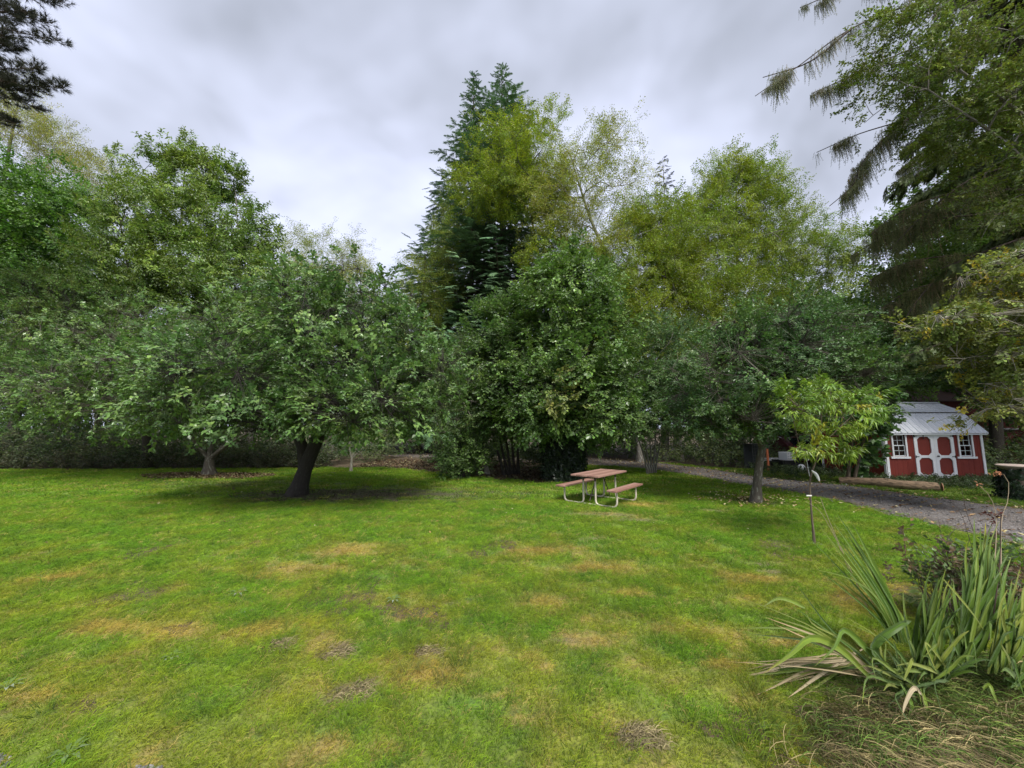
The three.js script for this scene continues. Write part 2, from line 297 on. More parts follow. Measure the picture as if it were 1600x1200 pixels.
// A broadleaf tree: trunks is a list of stems, each a list of [x, y, z, radius]; lobes describe the crown.
function broadTree(o) {
  const r = mulberry(o.seed), base = V(o.trunks[0][0][0], 0, o.trunks[0][0][2]); base.y = hgt(base.x, base.z);
  const t = thing(o.name, o.label, o.category ?? 'tree', base.toArray(), 0, o.group);
  const lobes = makeLobes(o.lobes), tot = lobes.reduce((s, l) => s + l.w, 0), minY = o.minY ?? 0.5;
  const targets = []; let guard = 0;
  while (targets.length < (o.limbs ?? 70) && guard++ < 9000) { const p = lobePoint(lobes, tot, r, o.seed, 0.45, 0.25); if (p.y > minY + 0.2) targets.push(p); }
  const trunks = o.trunks.map((s) => s.map((q) => [...q])); for (const s of trunks) if (s[0][1] < 0.5) s[0][1] = base.y - 0.12;
  const S = growSkeleton(trunks, targets, r, o.seg ?? 0.5, o.arch ?? 0.08), ts = new TubeSet();
  // root flare
  for (let k = 0; k < S.nTrunk; k++) { const h = S.P[k].y - base.y; if (S.fixed[k] && h < 0.6) S.fixed[k] *= 1 + 0.75 * Math.pow(1 - clamp(h / 0.6, 0, 1), 2.2); }
  skeletonTubes(S, ts, o.tip ?? 0.009, o.expo ?? 2.35, 1, o.maxLimb ?? 9);
  const mats = [], cols = []; guard = 0;
  const want = Math.round(o.n * (globalThis.QUICK ?? 1)), up = V(), grid = new Map(), cell = 1.2, key = (p) => Math.floor(p.x / cell) + ',' + Math.floor(p.y / cell) + ',' + Math.floor(p.z / cell);
  S.P.forEach((p, k) => { if (k < S.nTrunk * 0.4) return; const q = key(p); if (!grid.has(q)) grid.set(q, []); grid.get(q).push(k); });
  const gapF = o.gapF ?? 0.7, gapT = o.gapT ?? -0.35, [cA, cB] = o.colors, cBs = o.bShare ?? 0.35;
  while (mats.length < want && guard++ < want * 6) {
    const p = lobePoint(lobes, tot, r, o.seed, o.shell ?? 0.33, o.rough ?? 0.3); if (p.y < minY + 0.25 * N2(p.x * 0.9, p.z * 0.9)) continue;
    const g = N3(p.x * gapF + o.seed, p.y * gapF * 1.25, p.z * gapF) + 0.5 * N3(p.x * gapF * 2.3, p.y * gapF * 2.9 + o.seed, p.z * gapF * 2.3); if (g < gapT) continue;
    let bd = 1e9, bk = -1; const cx = Math.floor(p.x / cell), cy = Math.floor(p.y / cell), cz = Math.floor(p.z / cell);
    for (let i = -1; i <= 1; i++) for (let j = -1; j <= 1; j++) for (let l = -1; l <= 1; l++) for (const k of grid.get((cx + i) + ',' + (cy + j) + ',' + (cz + l)) ?? []) { const d = p.distanceToSquared(S.P[k]); if (d < bd) { bd = d; bk = k; } }
    if (bk < 0) continue;
    const from = S.P[bk], d = Math.sqrt(bd); if (d > (o.reach ?? 1.3)) continue;
    const axis = V().subVectors(p, from).normalize().add(V(r() - 0.5, r() - 0.5, r() - 0.5).multiplyScalar(1.1)).addScaledVector(UPV, o.lift ?? 0.15);
    up.set((r() - 0.5) * 1.0, 1, (r() - 0.5) * 1.0);
    mats.push(orient(V().subVectors(p, base), axis, up, (o.scale ?? 1) * (0.75 + 0.55 * r()), r() < 0.5 ? 1 : -1));
    if (o.twigs && d > 0.15) ts.tube([from, p], [0.006, 0.004], 3);
    const m = clamp(cBs + 0.55 * N3(p.x * 0.55 + 9, p.y * 0.55, p.z * 0.55 + o.seed) + (r() - 0.5) * 0.5 + (o.topB ?? 0) * ((p.y - base.y) / 8 - 0.5), 0, 1), b = 0.8 + 0.4 * r();
    let c = mix3(cA, cB, m); if (o.autumn && r() < o.autumn[3]) c = o.autumn.slice(0, 3);
    if (o.spot && p.distanceTo(o.spot.p) < o.spot.r * (0.5 + r())) c = mix3(c, o.spot.c, 0.3 + 0.6 * r());
    cols.push([c[0] * b * 1.78, c[1] * b * 1.84, c[2] * b * 1.2]);
  }
  part('trunk', ts.geom(base), o.bark, t);
  copies('crown', o.spray, o.mat ?? LM.soft, mats, cols, t); leafTotal += mats.length;
  return { t, base, S };
}
// A conifer with whorled limbs: profile(h01) gives limb length as a share of the widest.
function conifer(o) {
  const r = mulberry(o.seed), base = V(...o.base); const t = thing(o.name, o.label, o.category ?? 'tree', base.toArray(), 0, o.group), ts = new TubeSet(), mats = [], cols = [];
  const H = o.height, n = o.limbs, pts = [], rad = []; const lean = (h) => V((o.lean?.[0] ?? 0) * h / H, 0, (o.lean?.[1] ?? 0) * h / H);
  for (let k = 0; k <= 14; k++) { const h = (k / 14) * H; pts.push(V(0, h, 0).add(lean(h))); rad.push(lerp(o.radius, 0.02, Math.pow(k / 14, 0.8))); }
  ts.tube(pts, rad, 9);
  for (let k = 0; k < n; k++) {
    const u = (k + r()) / n, h = lerp(o.from, H * 0.995, u), s = (h - o.from) / (H - o.from), az = k * 2.399 + r() * 0.8;
    const L = o.width * (o.profile ? o.profile(s) : Math.pow(1 - s, 0.85) * 0.97 + 0.02) * (0.5 + 0.72 * r()), dir = V(Math.cos(az), 0, Math.sin(az)), rise = lerp(o.droop ?? -0.28, 0.55, Math.pow(s, 1.6)) + (r() - 0.5) * 0.2;
    if (L < 0.05) continue;
    const p0 = V(0, h, 0).add(lean(h)), f = (q) => p0.clone().addScaledVector(dir, L * q).add(V(0, L * (rise * q + 0.16 * q * q * q), 0));
    const m = Math.max(3, Math.ceil(L / 0.9)), P = []; for (let j = 0; j <= m; j++) P.push(f(j / m));
    ts.tube(P, P.map((_, j) => lerp(0.012 + L * 0.009, 0.007, j / m)), 4);
    const ns = Math.max(2, Math.round(L * (o.density ?? 2.6)));
    for (let j = 0; j < ns; j++) {
      const q = 0.22 + 0.8 * (j + r()) / ns, p = f(Math.min(q, 1.02)); if (q < 0.3 && L > 2 && r() < 0.5) continue;
      const side = j % 2 ? 1 : -1, perp = V(-dir.z, 0, dir.x), axis = dir.clone().multiplyScalar(0.75).addScaledVector(perp, side * (q > 0.92 ? 0.15 : 0.75)).add(V(0, rise * 0.5 - 0.1 + (r() - 0.5) * 0.35, 0));
      mats.push(orient(p.add(V((r() - 0.5) * 0.25, (r() - 0.5) * 0.3, (r() - 0.5) * 0.25)), axis, V((r() - 0.5) * 0.9, 1, (r() - 0.5) * 0.9), (o.scale ?? 1) * (0.65 + 0.6 * r()) * clamp(0.28 + L * 0.22, 0.36, 0.85), side));
      const b = 0.7 + 0.55 * r(), w = clamp(0.5 + 0.7 * N3(p.x * 0.3, (p.y + h) * 0.2, p.z * 0.3 + o.seed), 0, 1); cols.push(mix3(o.colors[0], o.colors[1], w).map((x, i) => x * b * [2.5, 2.45, 1.95][i]));
    }
  }
  part('trunk', ts.geom(), o.bark ?? bark.fir, t); copies('crown', o.spray ?? SP.fir, LM.needle, mats, cols, t); leafTotal += mats.length;
  return t;
}
// ---------------------------------------------------------------- the setting: ground, lawn, driveway
const poly = (list, x) => { if (x <= list[0][0]) return list[0][1]; for (let k = 1; k < list.length; k++) if (x <= list[k][0]) return lerp(list[k - 1][1], list[k][1], (x - list[k - 1][0]) / (list[k][0] - list[k - 1][0])); return list[list.length - 1][1]; };
const lawnEnd = (x) => poly([[-32, -18.6], [-14, -18.3], [-8, -19], [-5, -18.6], [-3, -16.8], [-1.2, -15.2], [0.5, -14.1], [2.2, -14.1], [3, -17], [3.6, -21.5], [8, -22.5], [9.8, -19], [13.4, -18], [24, -18.2]], x) + 0.25 * N2(x * 1.3, 4);
const roadNear = [[-16, -29.5], [-9, -26.6], [-2, -23.6], [3.4, -20.3], [5.3, -19], [7.1, -16.7], [8, -13.7], [8.45, -11.8], [8.5, -9.4], [8.55, -8.3], [8.4, -7.2], [8.2, -6.4], [7.8, -4.5], [7.3, -1], [7, 3]].map((p) => V(p[0], 0, p[1]));
const roadFar = [[-16, -32.8], [-9, -30], [-1, -27.6], [4.4, -25.6], [6.5, -23.2], [8.5, -20], [9.6, -16.4], [10.9, -13.7], [11.4, -11.8], [11.9, -10.5], [12.1, -9.4], [12.1, -8], [12.1, -6.6], [11.9, -4], [11.6, -1], [11.4, 3]].map((p) => V(p[0], 0, p[1]));
const cNear = new THREE.CatmullRomCurve3(roadNear), cFar = new THREE.CatmullRomCurve3(roadFar);
const roadN = cNear.getSpacedPoints(160), roadF = cFar.getSpacedPoints(160);
const roadMid = roadN.map((p, k) => p.clone().lerp(roadF[k], 0.5)), roadHalf = roadN.map((p, k) => p.distanceTo(roadF[k]) / 2);
function onRoad(x, z) { let b = 1e9, k = 0; for (let i = 0; i < roadMid.length; i++) { const d = (roadMid[i].x - x) ** 2 + (roadMid[i].z - z) ** 2; if (d < b) { b = d; k = i; } } return Math.sqrt(b) / roadHalf[k]; }
const ell = (x, z, cx, cz, rx, rz) => { const a = (x - cx) / rx, b = (z - cz) / rz; return clamp(1.25 - Math.sqrt(a * a + b * b) + 0.42 * N2(x * 1.1 + 3, z * 1.6) + 0.34 * N2(x * 3.6, z * 4.6) + 0.16 * N2(x * 11, z * 12), 0, 1); };
const groundAt = (px, py) => { const a = at(px, py, 1), t = EYE / (EYE - a.y); return V(a.x * t, 0, -t); };
// worn, dry and bare places of the lawn
const DRY = [[455, 888, 50, 14], [405, 985, 42, 16], [500, 1010, 50, 12], [680, 1058, 62, 16], [728, 1022, 20, 12], [600, 1168, 26, 14], [505, 1170, 50, 22], [545, 862, 70, 12], [850, 860, 60, 10], [930, 885, 60, 12], [860, 940, 50, 9], [1340, 940, 60, 24], [1400, 915, 30, 9], [170, 985, 70, 16], [285, 985, 60, 14], [920, 1000, 60, 14], [60, 1090, 60, 12], [820, 1120, 50, 14], [1180, 905, 60, 9], [1000, 790, 40, 6], [770, 1085, 40, 8], [560, 930, 40, 8], [640, 960, 50, 8], [1130, 1040, 50, 12], [1230, 1010, 50, 10], [90, 905, 60, 8], [980, 930, 40, 7]];
const BARE = [[548, 1085, 42, 20], [530, 1018, 22, 9], [445, 1012, 20, 8], [1000, 1150, 26, 12], [670, 1020, 20, 6]];
const RUT = [[1180, 882, 40, 4], [1205, 895, 26, 4], [940, 806, 60, 4], [985, 815, 40, 4], [1120, 800, 30, 3], [935, 845, 30, 3], [880, 1000, 18, 4], [720, 940, 20, 3]];
const spots = (L) => L.map(([px, py, rx, ry]) => { const c = groundAt(px, py), e = groundAt(px + rx, py), f = groundAt(px, py - ry); return [c.x, c.z, Math.abs(e.x - c.x) * 1.0, Math.abs(f.z - c.z) * 1.0]; });
const dryS = spots(DRY), bareS = spots(BARE).map((q) => [q[0], q[1], q[2], q[3]]), rutS = spots(RUT);
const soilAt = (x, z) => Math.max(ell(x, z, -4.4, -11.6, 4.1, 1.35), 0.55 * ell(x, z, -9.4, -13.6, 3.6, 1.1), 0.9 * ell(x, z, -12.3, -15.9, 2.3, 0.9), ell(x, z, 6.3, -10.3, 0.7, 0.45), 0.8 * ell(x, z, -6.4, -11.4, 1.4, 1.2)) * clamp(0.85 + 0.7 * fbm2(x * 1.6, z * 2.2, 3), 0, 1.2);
const bareAt = (x, z) => { let b = 0; for (const s of bareS) if (Math.abs(x - s[0]) < s[2] * 2 && Math.abs(z - s[1]) < s[3] * 2) b = Math.max(b, ell(x, z, ...s)); for (const s of rutS) if (Math.abs(x - s[0]) < s[2] * 2 && Math.abs(z - s[1]) < s[3] * 2.2) b = Math.max(b, 0.9 * ell(x, z, ...s)); return b; };
function lawnColor(x, z) {
  const n1 = fbm2(x * 0.35 + 2, z * 0.42, 4), n2 = fbm2(x * 0.9 + 31, z * 1.1 + 4, 4), n3 = fbm2(x * 2.6, z * 2.9 + 7, 3), n4 = fbm2(x * 5.5 + 3, z * 6, 2);
  const near = smoothstep(z, -8, -3.2);                              // the lawn is thinner and drier by the house
  let c = mix3([0.095, 0.205, 0.011], [0.17, 0.262, 0.014], clamp(0.5 + n1 * 0.9, 0, 1));
  c = mix3(c, [0.235, 0.245, 0.024], clamp(0.08 + 0.42 * near + n2 * 0.95, 0, 0.85));
  c = mix3(c, [0.058, 0.15, 0.012], clamp(n3 * 1.3 + n1 * 0.4 + n4 * 0.7 - 0.1, 0, 0.8));
  let d = 0; for (const s of dryS) if (Math.abs(x - s[0]) < s[2] * 2.2 && Math.abs(z - s[1]) < s[3] * 2.2) d = Math.max(d, ell(x, z, ...s));
  d = Math.max(d * (0.95 + 0.5 * n4), clamp((n2 * 0.8 + 0.7 * n3 + 0.4 * n4 - 0.5 + 0.2 * near) * 2.4, 0, 0.75));
  c = mix3(c, [0.4, 0.265, 0.085], clamp(d * 1.1, 0, 1) * 0.76); c = c.map((v) => v * (1 + 0.07 * Math.sin((x * 0.55 + z * 0.35 + n1 * 1.2) * 6.8)));
  const b = bareAt(x, z); c = mix3(c, [0.2, 0.155, 0.095], b * 0.85);
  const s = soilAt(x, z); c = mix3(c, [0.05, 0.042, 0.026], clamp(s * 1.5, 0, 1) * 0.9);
  const st = ell(x, z, 3.35, -2.75, 0.95, 0.6); c = mix3(c, [0.26, 0.2, 0.1], clamp(st * 1.4, 0, 1) * 0.8);
  if (x > 9.5) c = mix3(c, [0.075, 0.12, 0.022], 0.6);               // rough verge past the drive
  return c;
}
{ // forest floor, out to the horizon
  const n = 150, g = new THREE.PlaneGeometry(1, 1, n, n), p = g.attributes.position, uv = g.attributes.uv;
  for (let k = 0; k < p.count; k++) {
    const a = p.getX(k) * 2, b = p.getY(k) * 2, x = Math.sign(a) * Math.pow(Math.abs(a), 2.2) * 700, z = -14 - Math.sign(b) * Math.pow(Math.abs(b), 2.2) * 700;
    p.setXYZ(k, x, hgt(x, z) - 0.012 + 0.25 * smoothstep(Math.hypot(x, z + 10), 30, 60) * N2(x * 0.04, z * 0.04), z); uv.setXY(k, x / 3, z / 3);
  }
  g.computeVertexNormals();
  if (g.attributes.normal.getY(0) < 0) { g.index.array.reverse(); g.computeVertexNormals(); }
  const map = colorTex(512, 512, (u, v) => { const a = tile4(u, v, 12, 12), b = tile4(u + 0.4, v, 40, 40), c = tile4(u, v + 0.3, 90, 90); let k = mix3([0.05, 0.036, 0.022], [0.12, 0.08, 0.045], clamp(0.45 + 0.4 * b + 0.3 * c, 0, 1)); return mix3(k, [0.045, 0.06, 0.02], clamp(a * 0.9, 0, 0.6)); });
  const bump = colorTex(512, 512, (u, v) => { const h = 0.5 + 0.3 * tile4(u, v, 40, 40) + 0.2 * tile4(u, v, 100, 100); return [h, h, h]; }, false);
  struct('ground', g, new THREE.MeshStandardMaterial({ map, bumpMap: bump, bumpScale: 0.03, roughness: 1 }));
}
{ // lawn
  const pos = [], uv = [], idx = [], nx = 230, nz = 96, X0 = -32, X1 = 24;
  for (let i = 0; i <= nx; i++) { const x = lerp(X0, X1, i / nx), ze = lawnEnd(x); for (let j = 0; j <= nz; j++) { const z = lerp(2.5, ze, j / nz); pos.push(x, hgt(x, z) + 0.004, z); uv.push((x - X0) / (X1 - X0), (z + 24) / 27); } }
  for (let i = 0; i < nx; i++) for (let j = 0; j < nz; j++) { const a = i * (nz + 1) + j, b = a + nz + 1; idx.push(a, b, a + 1, b, b + 1, a + 1); }
  const g = new THREE.BufferGeometry(); g.setAttribute('position', new THREE.Float32BufferAttribute(pos, 3)); g.setAttribute('uv', new THREE.Float32BufferAttribute(uv, 2)); g.setIndex(idx); g.computeVertexNormals();
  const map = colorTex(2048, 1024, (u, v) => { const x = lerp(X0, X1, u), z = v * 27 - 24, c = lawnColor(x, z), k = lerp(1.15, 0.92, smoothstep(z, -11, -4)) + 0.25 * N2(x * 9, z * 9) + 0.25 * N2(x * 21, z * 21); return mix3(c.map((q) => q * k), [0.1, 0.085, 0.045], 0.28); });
  map.wrapS = map.wrapT = THREE.ClampToEdgeWrapping;
  const bump = rep(colorTex(512, 512, (u, v) => { const h = 0.5 + 0.25 * tile4(u, v, 26, 26) + 0.25 * tile4(u, v, 80, 80); return [h, h, h]; }, false), 24, 12);
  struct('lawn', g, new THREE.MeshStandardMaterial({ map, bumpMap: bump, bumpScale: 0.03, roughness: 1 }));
}
{ // gravel driveway
  const pos = [], uv = [], idx = [], col = [], m = 20;
  roadN.forEach((a, k) => { const b = roadF[k]; for (let j = 0; j <= m; j++) { let t = j / m; if (j === 0) t -= 0.07 * N2(k * 0.33, 1) ; if (j === m) t += 0.07 * N2(k * 0.33, 7); const x = lerp(a.x, b.x, t), z = lerp(a.z, b.z, t), crown = 0.03 * Math.sin(clamp(t, 0, 1) * Math.PI) - 0.018 * Math.pow(Math.cos((t - 0.5) * 4 * Math.PI), 2) * (Math.abs(t - 0.5) < 0.38 ? 1 : 0); pos.push(x, hgt(x, z) + 0.014 + crown + 0.006 * N2(x * 3, z * 3), z); uv.push(x / 2.2, z / 2.2); const tr = Math.pow(Math.abs(Math.sin((t - 0.02) * 2 * Math.PI)), 1.5), n = 0.5 + 0.5 * fbm2(x * 1.1, z * 1.1, 3), edge = clamp(1 - Math.min(t, 1 - t) * 7, 0, 1), lit = smoothstep(-z, 14.5, 19), g = 0.8 + 0.3 * tr + 0.25 * (n - 0.5), c = mix3([g, g * 0.975, g * 0.95], [0.85, 0.62, 0.4], clamp(0.75 * edge * n + 0.6 * lit * n + 0.25 * (1 - tr) * n, 0, 0.8)); col.push(...c); } });
  for (let k = 0; k < roadN.length - 1; k++) for (let j = 0; j < m; j++) { const a = k * (m + 1) + j, b = a + m + 1; idx.push(a, a + 1, b, b, a + 1, b + 1); }
  const g = new THREE.BufferGeometry(); g.setAttribute('position', new THREE.Float32BufferAttribute(pos, 3)); g.setAttribute('uv', new THREE.Float32BufferAttribute(uv, 2)); g.setAttribute('color', new THREE.Float32BufferAttribute(col, 3)); g.setIndex(idx); g.computeVertexNormals();
  if (g.attributes.normal.getY(500) < 0) { g.index.array.reverse(); g.computeVertexNormals(); }
  const r = mulberry(5), S = 1024, hf = new Float32Array(S * S), tone = new Float32Array(S * S);
  for (let k = 0; k < 26000; k++) { const cx = r() * S, cy = r() * S, R = 2.2 + 6.5 * Math.pow(r(), 2.4), e = 0.65 + 0.5 * r(), an = r() * 3.14, tn = r(), h0 = 0.25 + 0.75 * r(); const ca = Math.cos(an), sa = Math.sin(an); for (let y = -R | 0; y <= R; y++) for (let x = -R | 0; x <= R; x++) { const u = (x * ca + y * sa) / R, v = (-x * sa + y * ca) / (R * e), q = u * u + v * v; if (q > 1) continue; const h = h0 * Math.sqrt(1 - q) * (R / 8.7 + 0.3), i = (((cy + y + S) | 0) % S) * S + (((cx + x + S) | 0) % S); if (h > hf[i]) { hf[i] = h; tone[i] = tn; } } }
  const map = colorTex(S, S, (u, v) => { const i = ((v * S) | 0) * S + ((u * S) | 0), t = tone[i], n = tile4(u, v, 6, 6), d = clamp(hf[i] * 1.4, 0, 1); let c = mix3([0.135, 0.125, 0.125], [0.3, 0.29, 0.295], t * t); if (t > 0.86 && t < 0.9) c = [0.3, 0.24, 0.17]; return mix3([0.09, 0.078, 0.066], c, 0.3 + 0.7 * d).map((q) => q * (1 + 0.18 * n)); });
  const bump = colorTex(S, S, (u, v) => { const h = hf[((v * S) | 0) * S + ((u * S) | 0)] * 0.8; return [h, h, h]; }, false);
  struct('driveway', g, new THREE.MeshStandardMaterial({ map, bumpMap: bump, bumpScale: 0.025, roughness: 0.95, vertexColors: true }));
}
{ // lawn grass, tuft by tuft
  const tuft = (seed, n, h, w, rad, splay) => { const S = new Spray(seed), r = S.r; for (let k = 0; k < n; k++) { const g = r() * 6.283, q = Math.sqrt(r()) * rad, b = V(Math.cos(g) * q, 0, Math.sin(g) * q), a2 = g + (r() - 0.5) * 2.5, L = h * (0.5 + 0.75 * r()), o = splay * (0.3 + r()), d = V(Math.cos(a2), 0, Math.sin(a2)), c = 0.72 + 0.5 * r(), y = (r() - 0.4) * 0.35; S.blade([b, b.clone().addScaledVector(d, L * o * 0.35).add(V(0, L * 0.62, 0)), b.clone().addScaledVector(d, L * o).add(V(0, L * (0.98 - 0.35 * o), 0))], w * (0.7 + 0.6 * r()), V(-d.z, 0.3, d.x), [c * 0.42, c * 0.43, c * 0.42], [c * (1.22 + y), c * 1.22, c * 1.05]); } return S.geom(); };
  const r = mulberry(77), near = tuft(21, 22, 0.075, 0.0048, 0.085, 1.0), far = tuft(22, 20, 0.075, 0.011, 0.16, 1.0), lush = tuft(23, 26, 0.15, 0.0065, 0.09, 1.25);
  const mats = [[], [], []], cols = [[], [], []], m = new THREE.Matrix4(), q = new THREE.Quaternion(), e = new THREE.Euler();
  const sow = (count, z0, z1, set, sc) => {
    for (let k = 0; k < count; k++) {
      const zz = Math.sqrt(lerp(z0 * z0, z1 * z1, r())), x = (r() * 2 - 1) * (zz * 1.36 + 1.2), z = -zz; if (z < lawnEnd(x) + 0.1 || x < -31 || x > 23) continue;
      const rd = onRoad(x, z); if (rd < 0.93 + 0.16 * N2(x * 2, z * 2)) continue; if (x > 13.6 && x < 17.5 && z < -14.2 && z > -17.4) continue;
      const s = soilAt(x, z), b = bareAt(x, z); if (r() < s * 1.35 - 0.1 || r() < b * 0.62) continue;
      const c = lawnColor(x, z), k2 = 0.72 + 0.52 * r(), rich = clamp((c[1] - c[0]) * 6, 0, 1), n = N2(x * 0.8 + 50, z * 0.8), size = sc * (0.55 + 0.6 * rich + 0.28 * n + 0.25 * r()) * (b > 0.2 ? 0.6 : 1);
      e.set((r() - 0.5) * 0.35, r() * 6.283, (r() - 0.5) * 0.35); q.setFromEuler(e);
      mats[set].push(m.compose(V(x, hgt(x, z) - 0.002, z), q, V(sc * (0.9 + 0.3 * r()), Math.max(0.35, size), sc * (0.9 + 0.3 * r()))).clone());
      cols[set].push((r() < 0.05 + 0.2 * clamp(b * 2, 0, 1) ? [0.34, 0.27, 0.11] : c).map((v, q) => v * k2 * [1.66, 1.74, 1.35][q]));
    }
  };
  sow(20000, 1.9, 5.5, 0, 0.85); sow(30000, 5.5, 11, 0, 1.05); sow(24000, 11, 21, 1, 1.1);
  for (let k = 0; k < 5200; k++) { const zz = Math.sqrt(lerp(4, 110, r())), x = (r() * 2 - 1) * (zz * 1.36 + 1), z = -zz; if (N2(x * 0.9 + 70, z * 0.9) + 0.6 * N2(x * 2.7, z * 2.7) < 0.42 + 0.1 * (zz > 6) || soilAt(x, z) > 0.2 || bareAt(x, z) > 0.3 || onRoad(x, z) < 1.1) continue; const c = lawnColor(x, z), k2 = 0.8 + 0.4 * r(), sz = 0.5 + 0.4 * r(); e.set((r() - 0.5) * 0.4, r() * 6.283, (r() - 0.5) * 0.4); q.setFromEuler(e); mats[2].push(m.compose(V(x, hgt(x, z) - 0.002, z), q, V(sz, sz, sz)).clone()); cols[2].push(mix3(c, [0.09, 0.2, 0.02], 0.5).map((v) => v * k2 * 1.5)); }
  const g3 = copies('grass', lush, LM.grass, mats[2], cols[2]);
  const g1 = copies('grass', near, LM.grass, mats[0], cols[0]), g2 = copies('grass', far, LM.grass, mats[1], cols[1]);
  const flat = (() => { const S = new Spray(24), r2 = S.r; for (let k = 0; k < 18; k++) { const g = r2() * 6.283, L = 0.05 + 0.09 * r2(), d = V(Math.cos(g), 0, Math.sin(g)), b = V((r2() - 0.5) * 0.14, 0.004, (r2() - 0.5) * 0.14), c = 0.5 + 0.8 * r2(); S.blade([b, b.clone().addScaledVector(d, L * 0.5).add(V(0, 0.008 + 0.02 * r2(), 0)), b.clone().addScaledVector(d, L).add(V(0, 0.004, 0))], 0.005, V(-d.z, 0.8, d.x), [c * 0.8, c * 0.8, c * 0.8], [c, c, c]); } return S.geom(); })(), fm = [], fc = [];
  for (const q2 of bareS) for (let k = 0; k < 55; k++) { const x = q2[0] + (r() - 0.5) * 2.6 * q2[2], z = q2[1] + (r() - 0.5) * 2.6 * q2[3]; if (bareAt(x, z) < 0.15 + 0.3 * r()) continue; e.set((r() - 0.5) * 0.2, r() * 6.283, (r() - 0.5) * 0.2); q.setFromEuler(e); fm.push(m.compose(V(x, hgt(x, z) + 0.006, z), q, V(1, 1, 1)).clone()); const b = 0.7 + 0.6 * r(); fc.push((r() < 0.65 ? [0.3, 0.25, 0.13] : [0.2, 0.16, 0.085]).map((v) => v * b)); }
  tag(copies('dead_grass', flat, LM.dry, fm, fc), 'flattened grey brown dead grass in the bare patches of the lawn', 'grass');
  for (const [g, l] of [[g1, 'short mown green and yellowing grass of the near lawn'], [g2, 'short green grass of the lawn towards the trees'], [g3, 'longer rich green tufts scattered through the near lawn']]) { tag(g, l, 'grass'); g.userData.kind = 'stuff'; }
}
{ // loose stones along the drive, and two patches of gravel showing at the lawn's near edge
  const r = mulberry(31), g = new THREE.IcosahedronGeometry(1, 1), p = g.attributes.position; for (let k = 0; k < p.count; k++) { const f = 1 + 0.25 * N3(p.getX(k) * 1.3, p.getY(k) * 1.3, p.getZ(k) * 1.3); p.setXYZ(k, p.getX(k) * f, p.getY(k) * f * 0.6, p.getZ(k) * f * 0.85); } g.computeVertexNormals();
  const mats = [], cols = [], m = new THREE.Matrix4(), q = new THREE.Quaternion(), e = new THREE.Euler();
  const drop = (x, z, s, y = 0.016) => { e.set(r(), r() * 6.3, r()); q.setFromEuler(e); mats.push(m.compose(V(x, hgt(x, z) + y + s * 0.2, z), q, V(s, s, s)).clone()); const t = 0.09 + 0.15 * r() * r(); cols.push([t * 1.05, t, t * 0.96]); };
  for (let k = 0; k < 6500; k++) { const i = (r() * 150) | 0, t = -0.06 + 1.12 * r(), a = roadN[i], b = roadF[i]; if (a.z > -2) continue; const x = lerp(a.x, b.x, t) + (r() - 0.5) * 0.5, z = lerp(a.z, b.z, t) + (r() - 0.5) * 0.5; drop(x, z, 0.01 + 0.022 * r() * r(), 0.03); }
  for (let k = 0; k < 130; k++) { drop(-3.08 + 0.2 * (r() - 0.5) * 2, -2.4 + (r() - 0.3) * 0.3, 0.008 + 0.016 * r()); drop(-2.06 + 0.16 * (r() - 0.5), -2.36 + 0.12 * (r() - 0.5), 0.007 + 0.012 * r()); }
  const o = copies('gravel', g, std({ roughness: 0.9 }), mats, cols); tag(o, 'loose grey gravel stones along the driveway', 'gravel'); o.userData.kind = 'stuff';
}
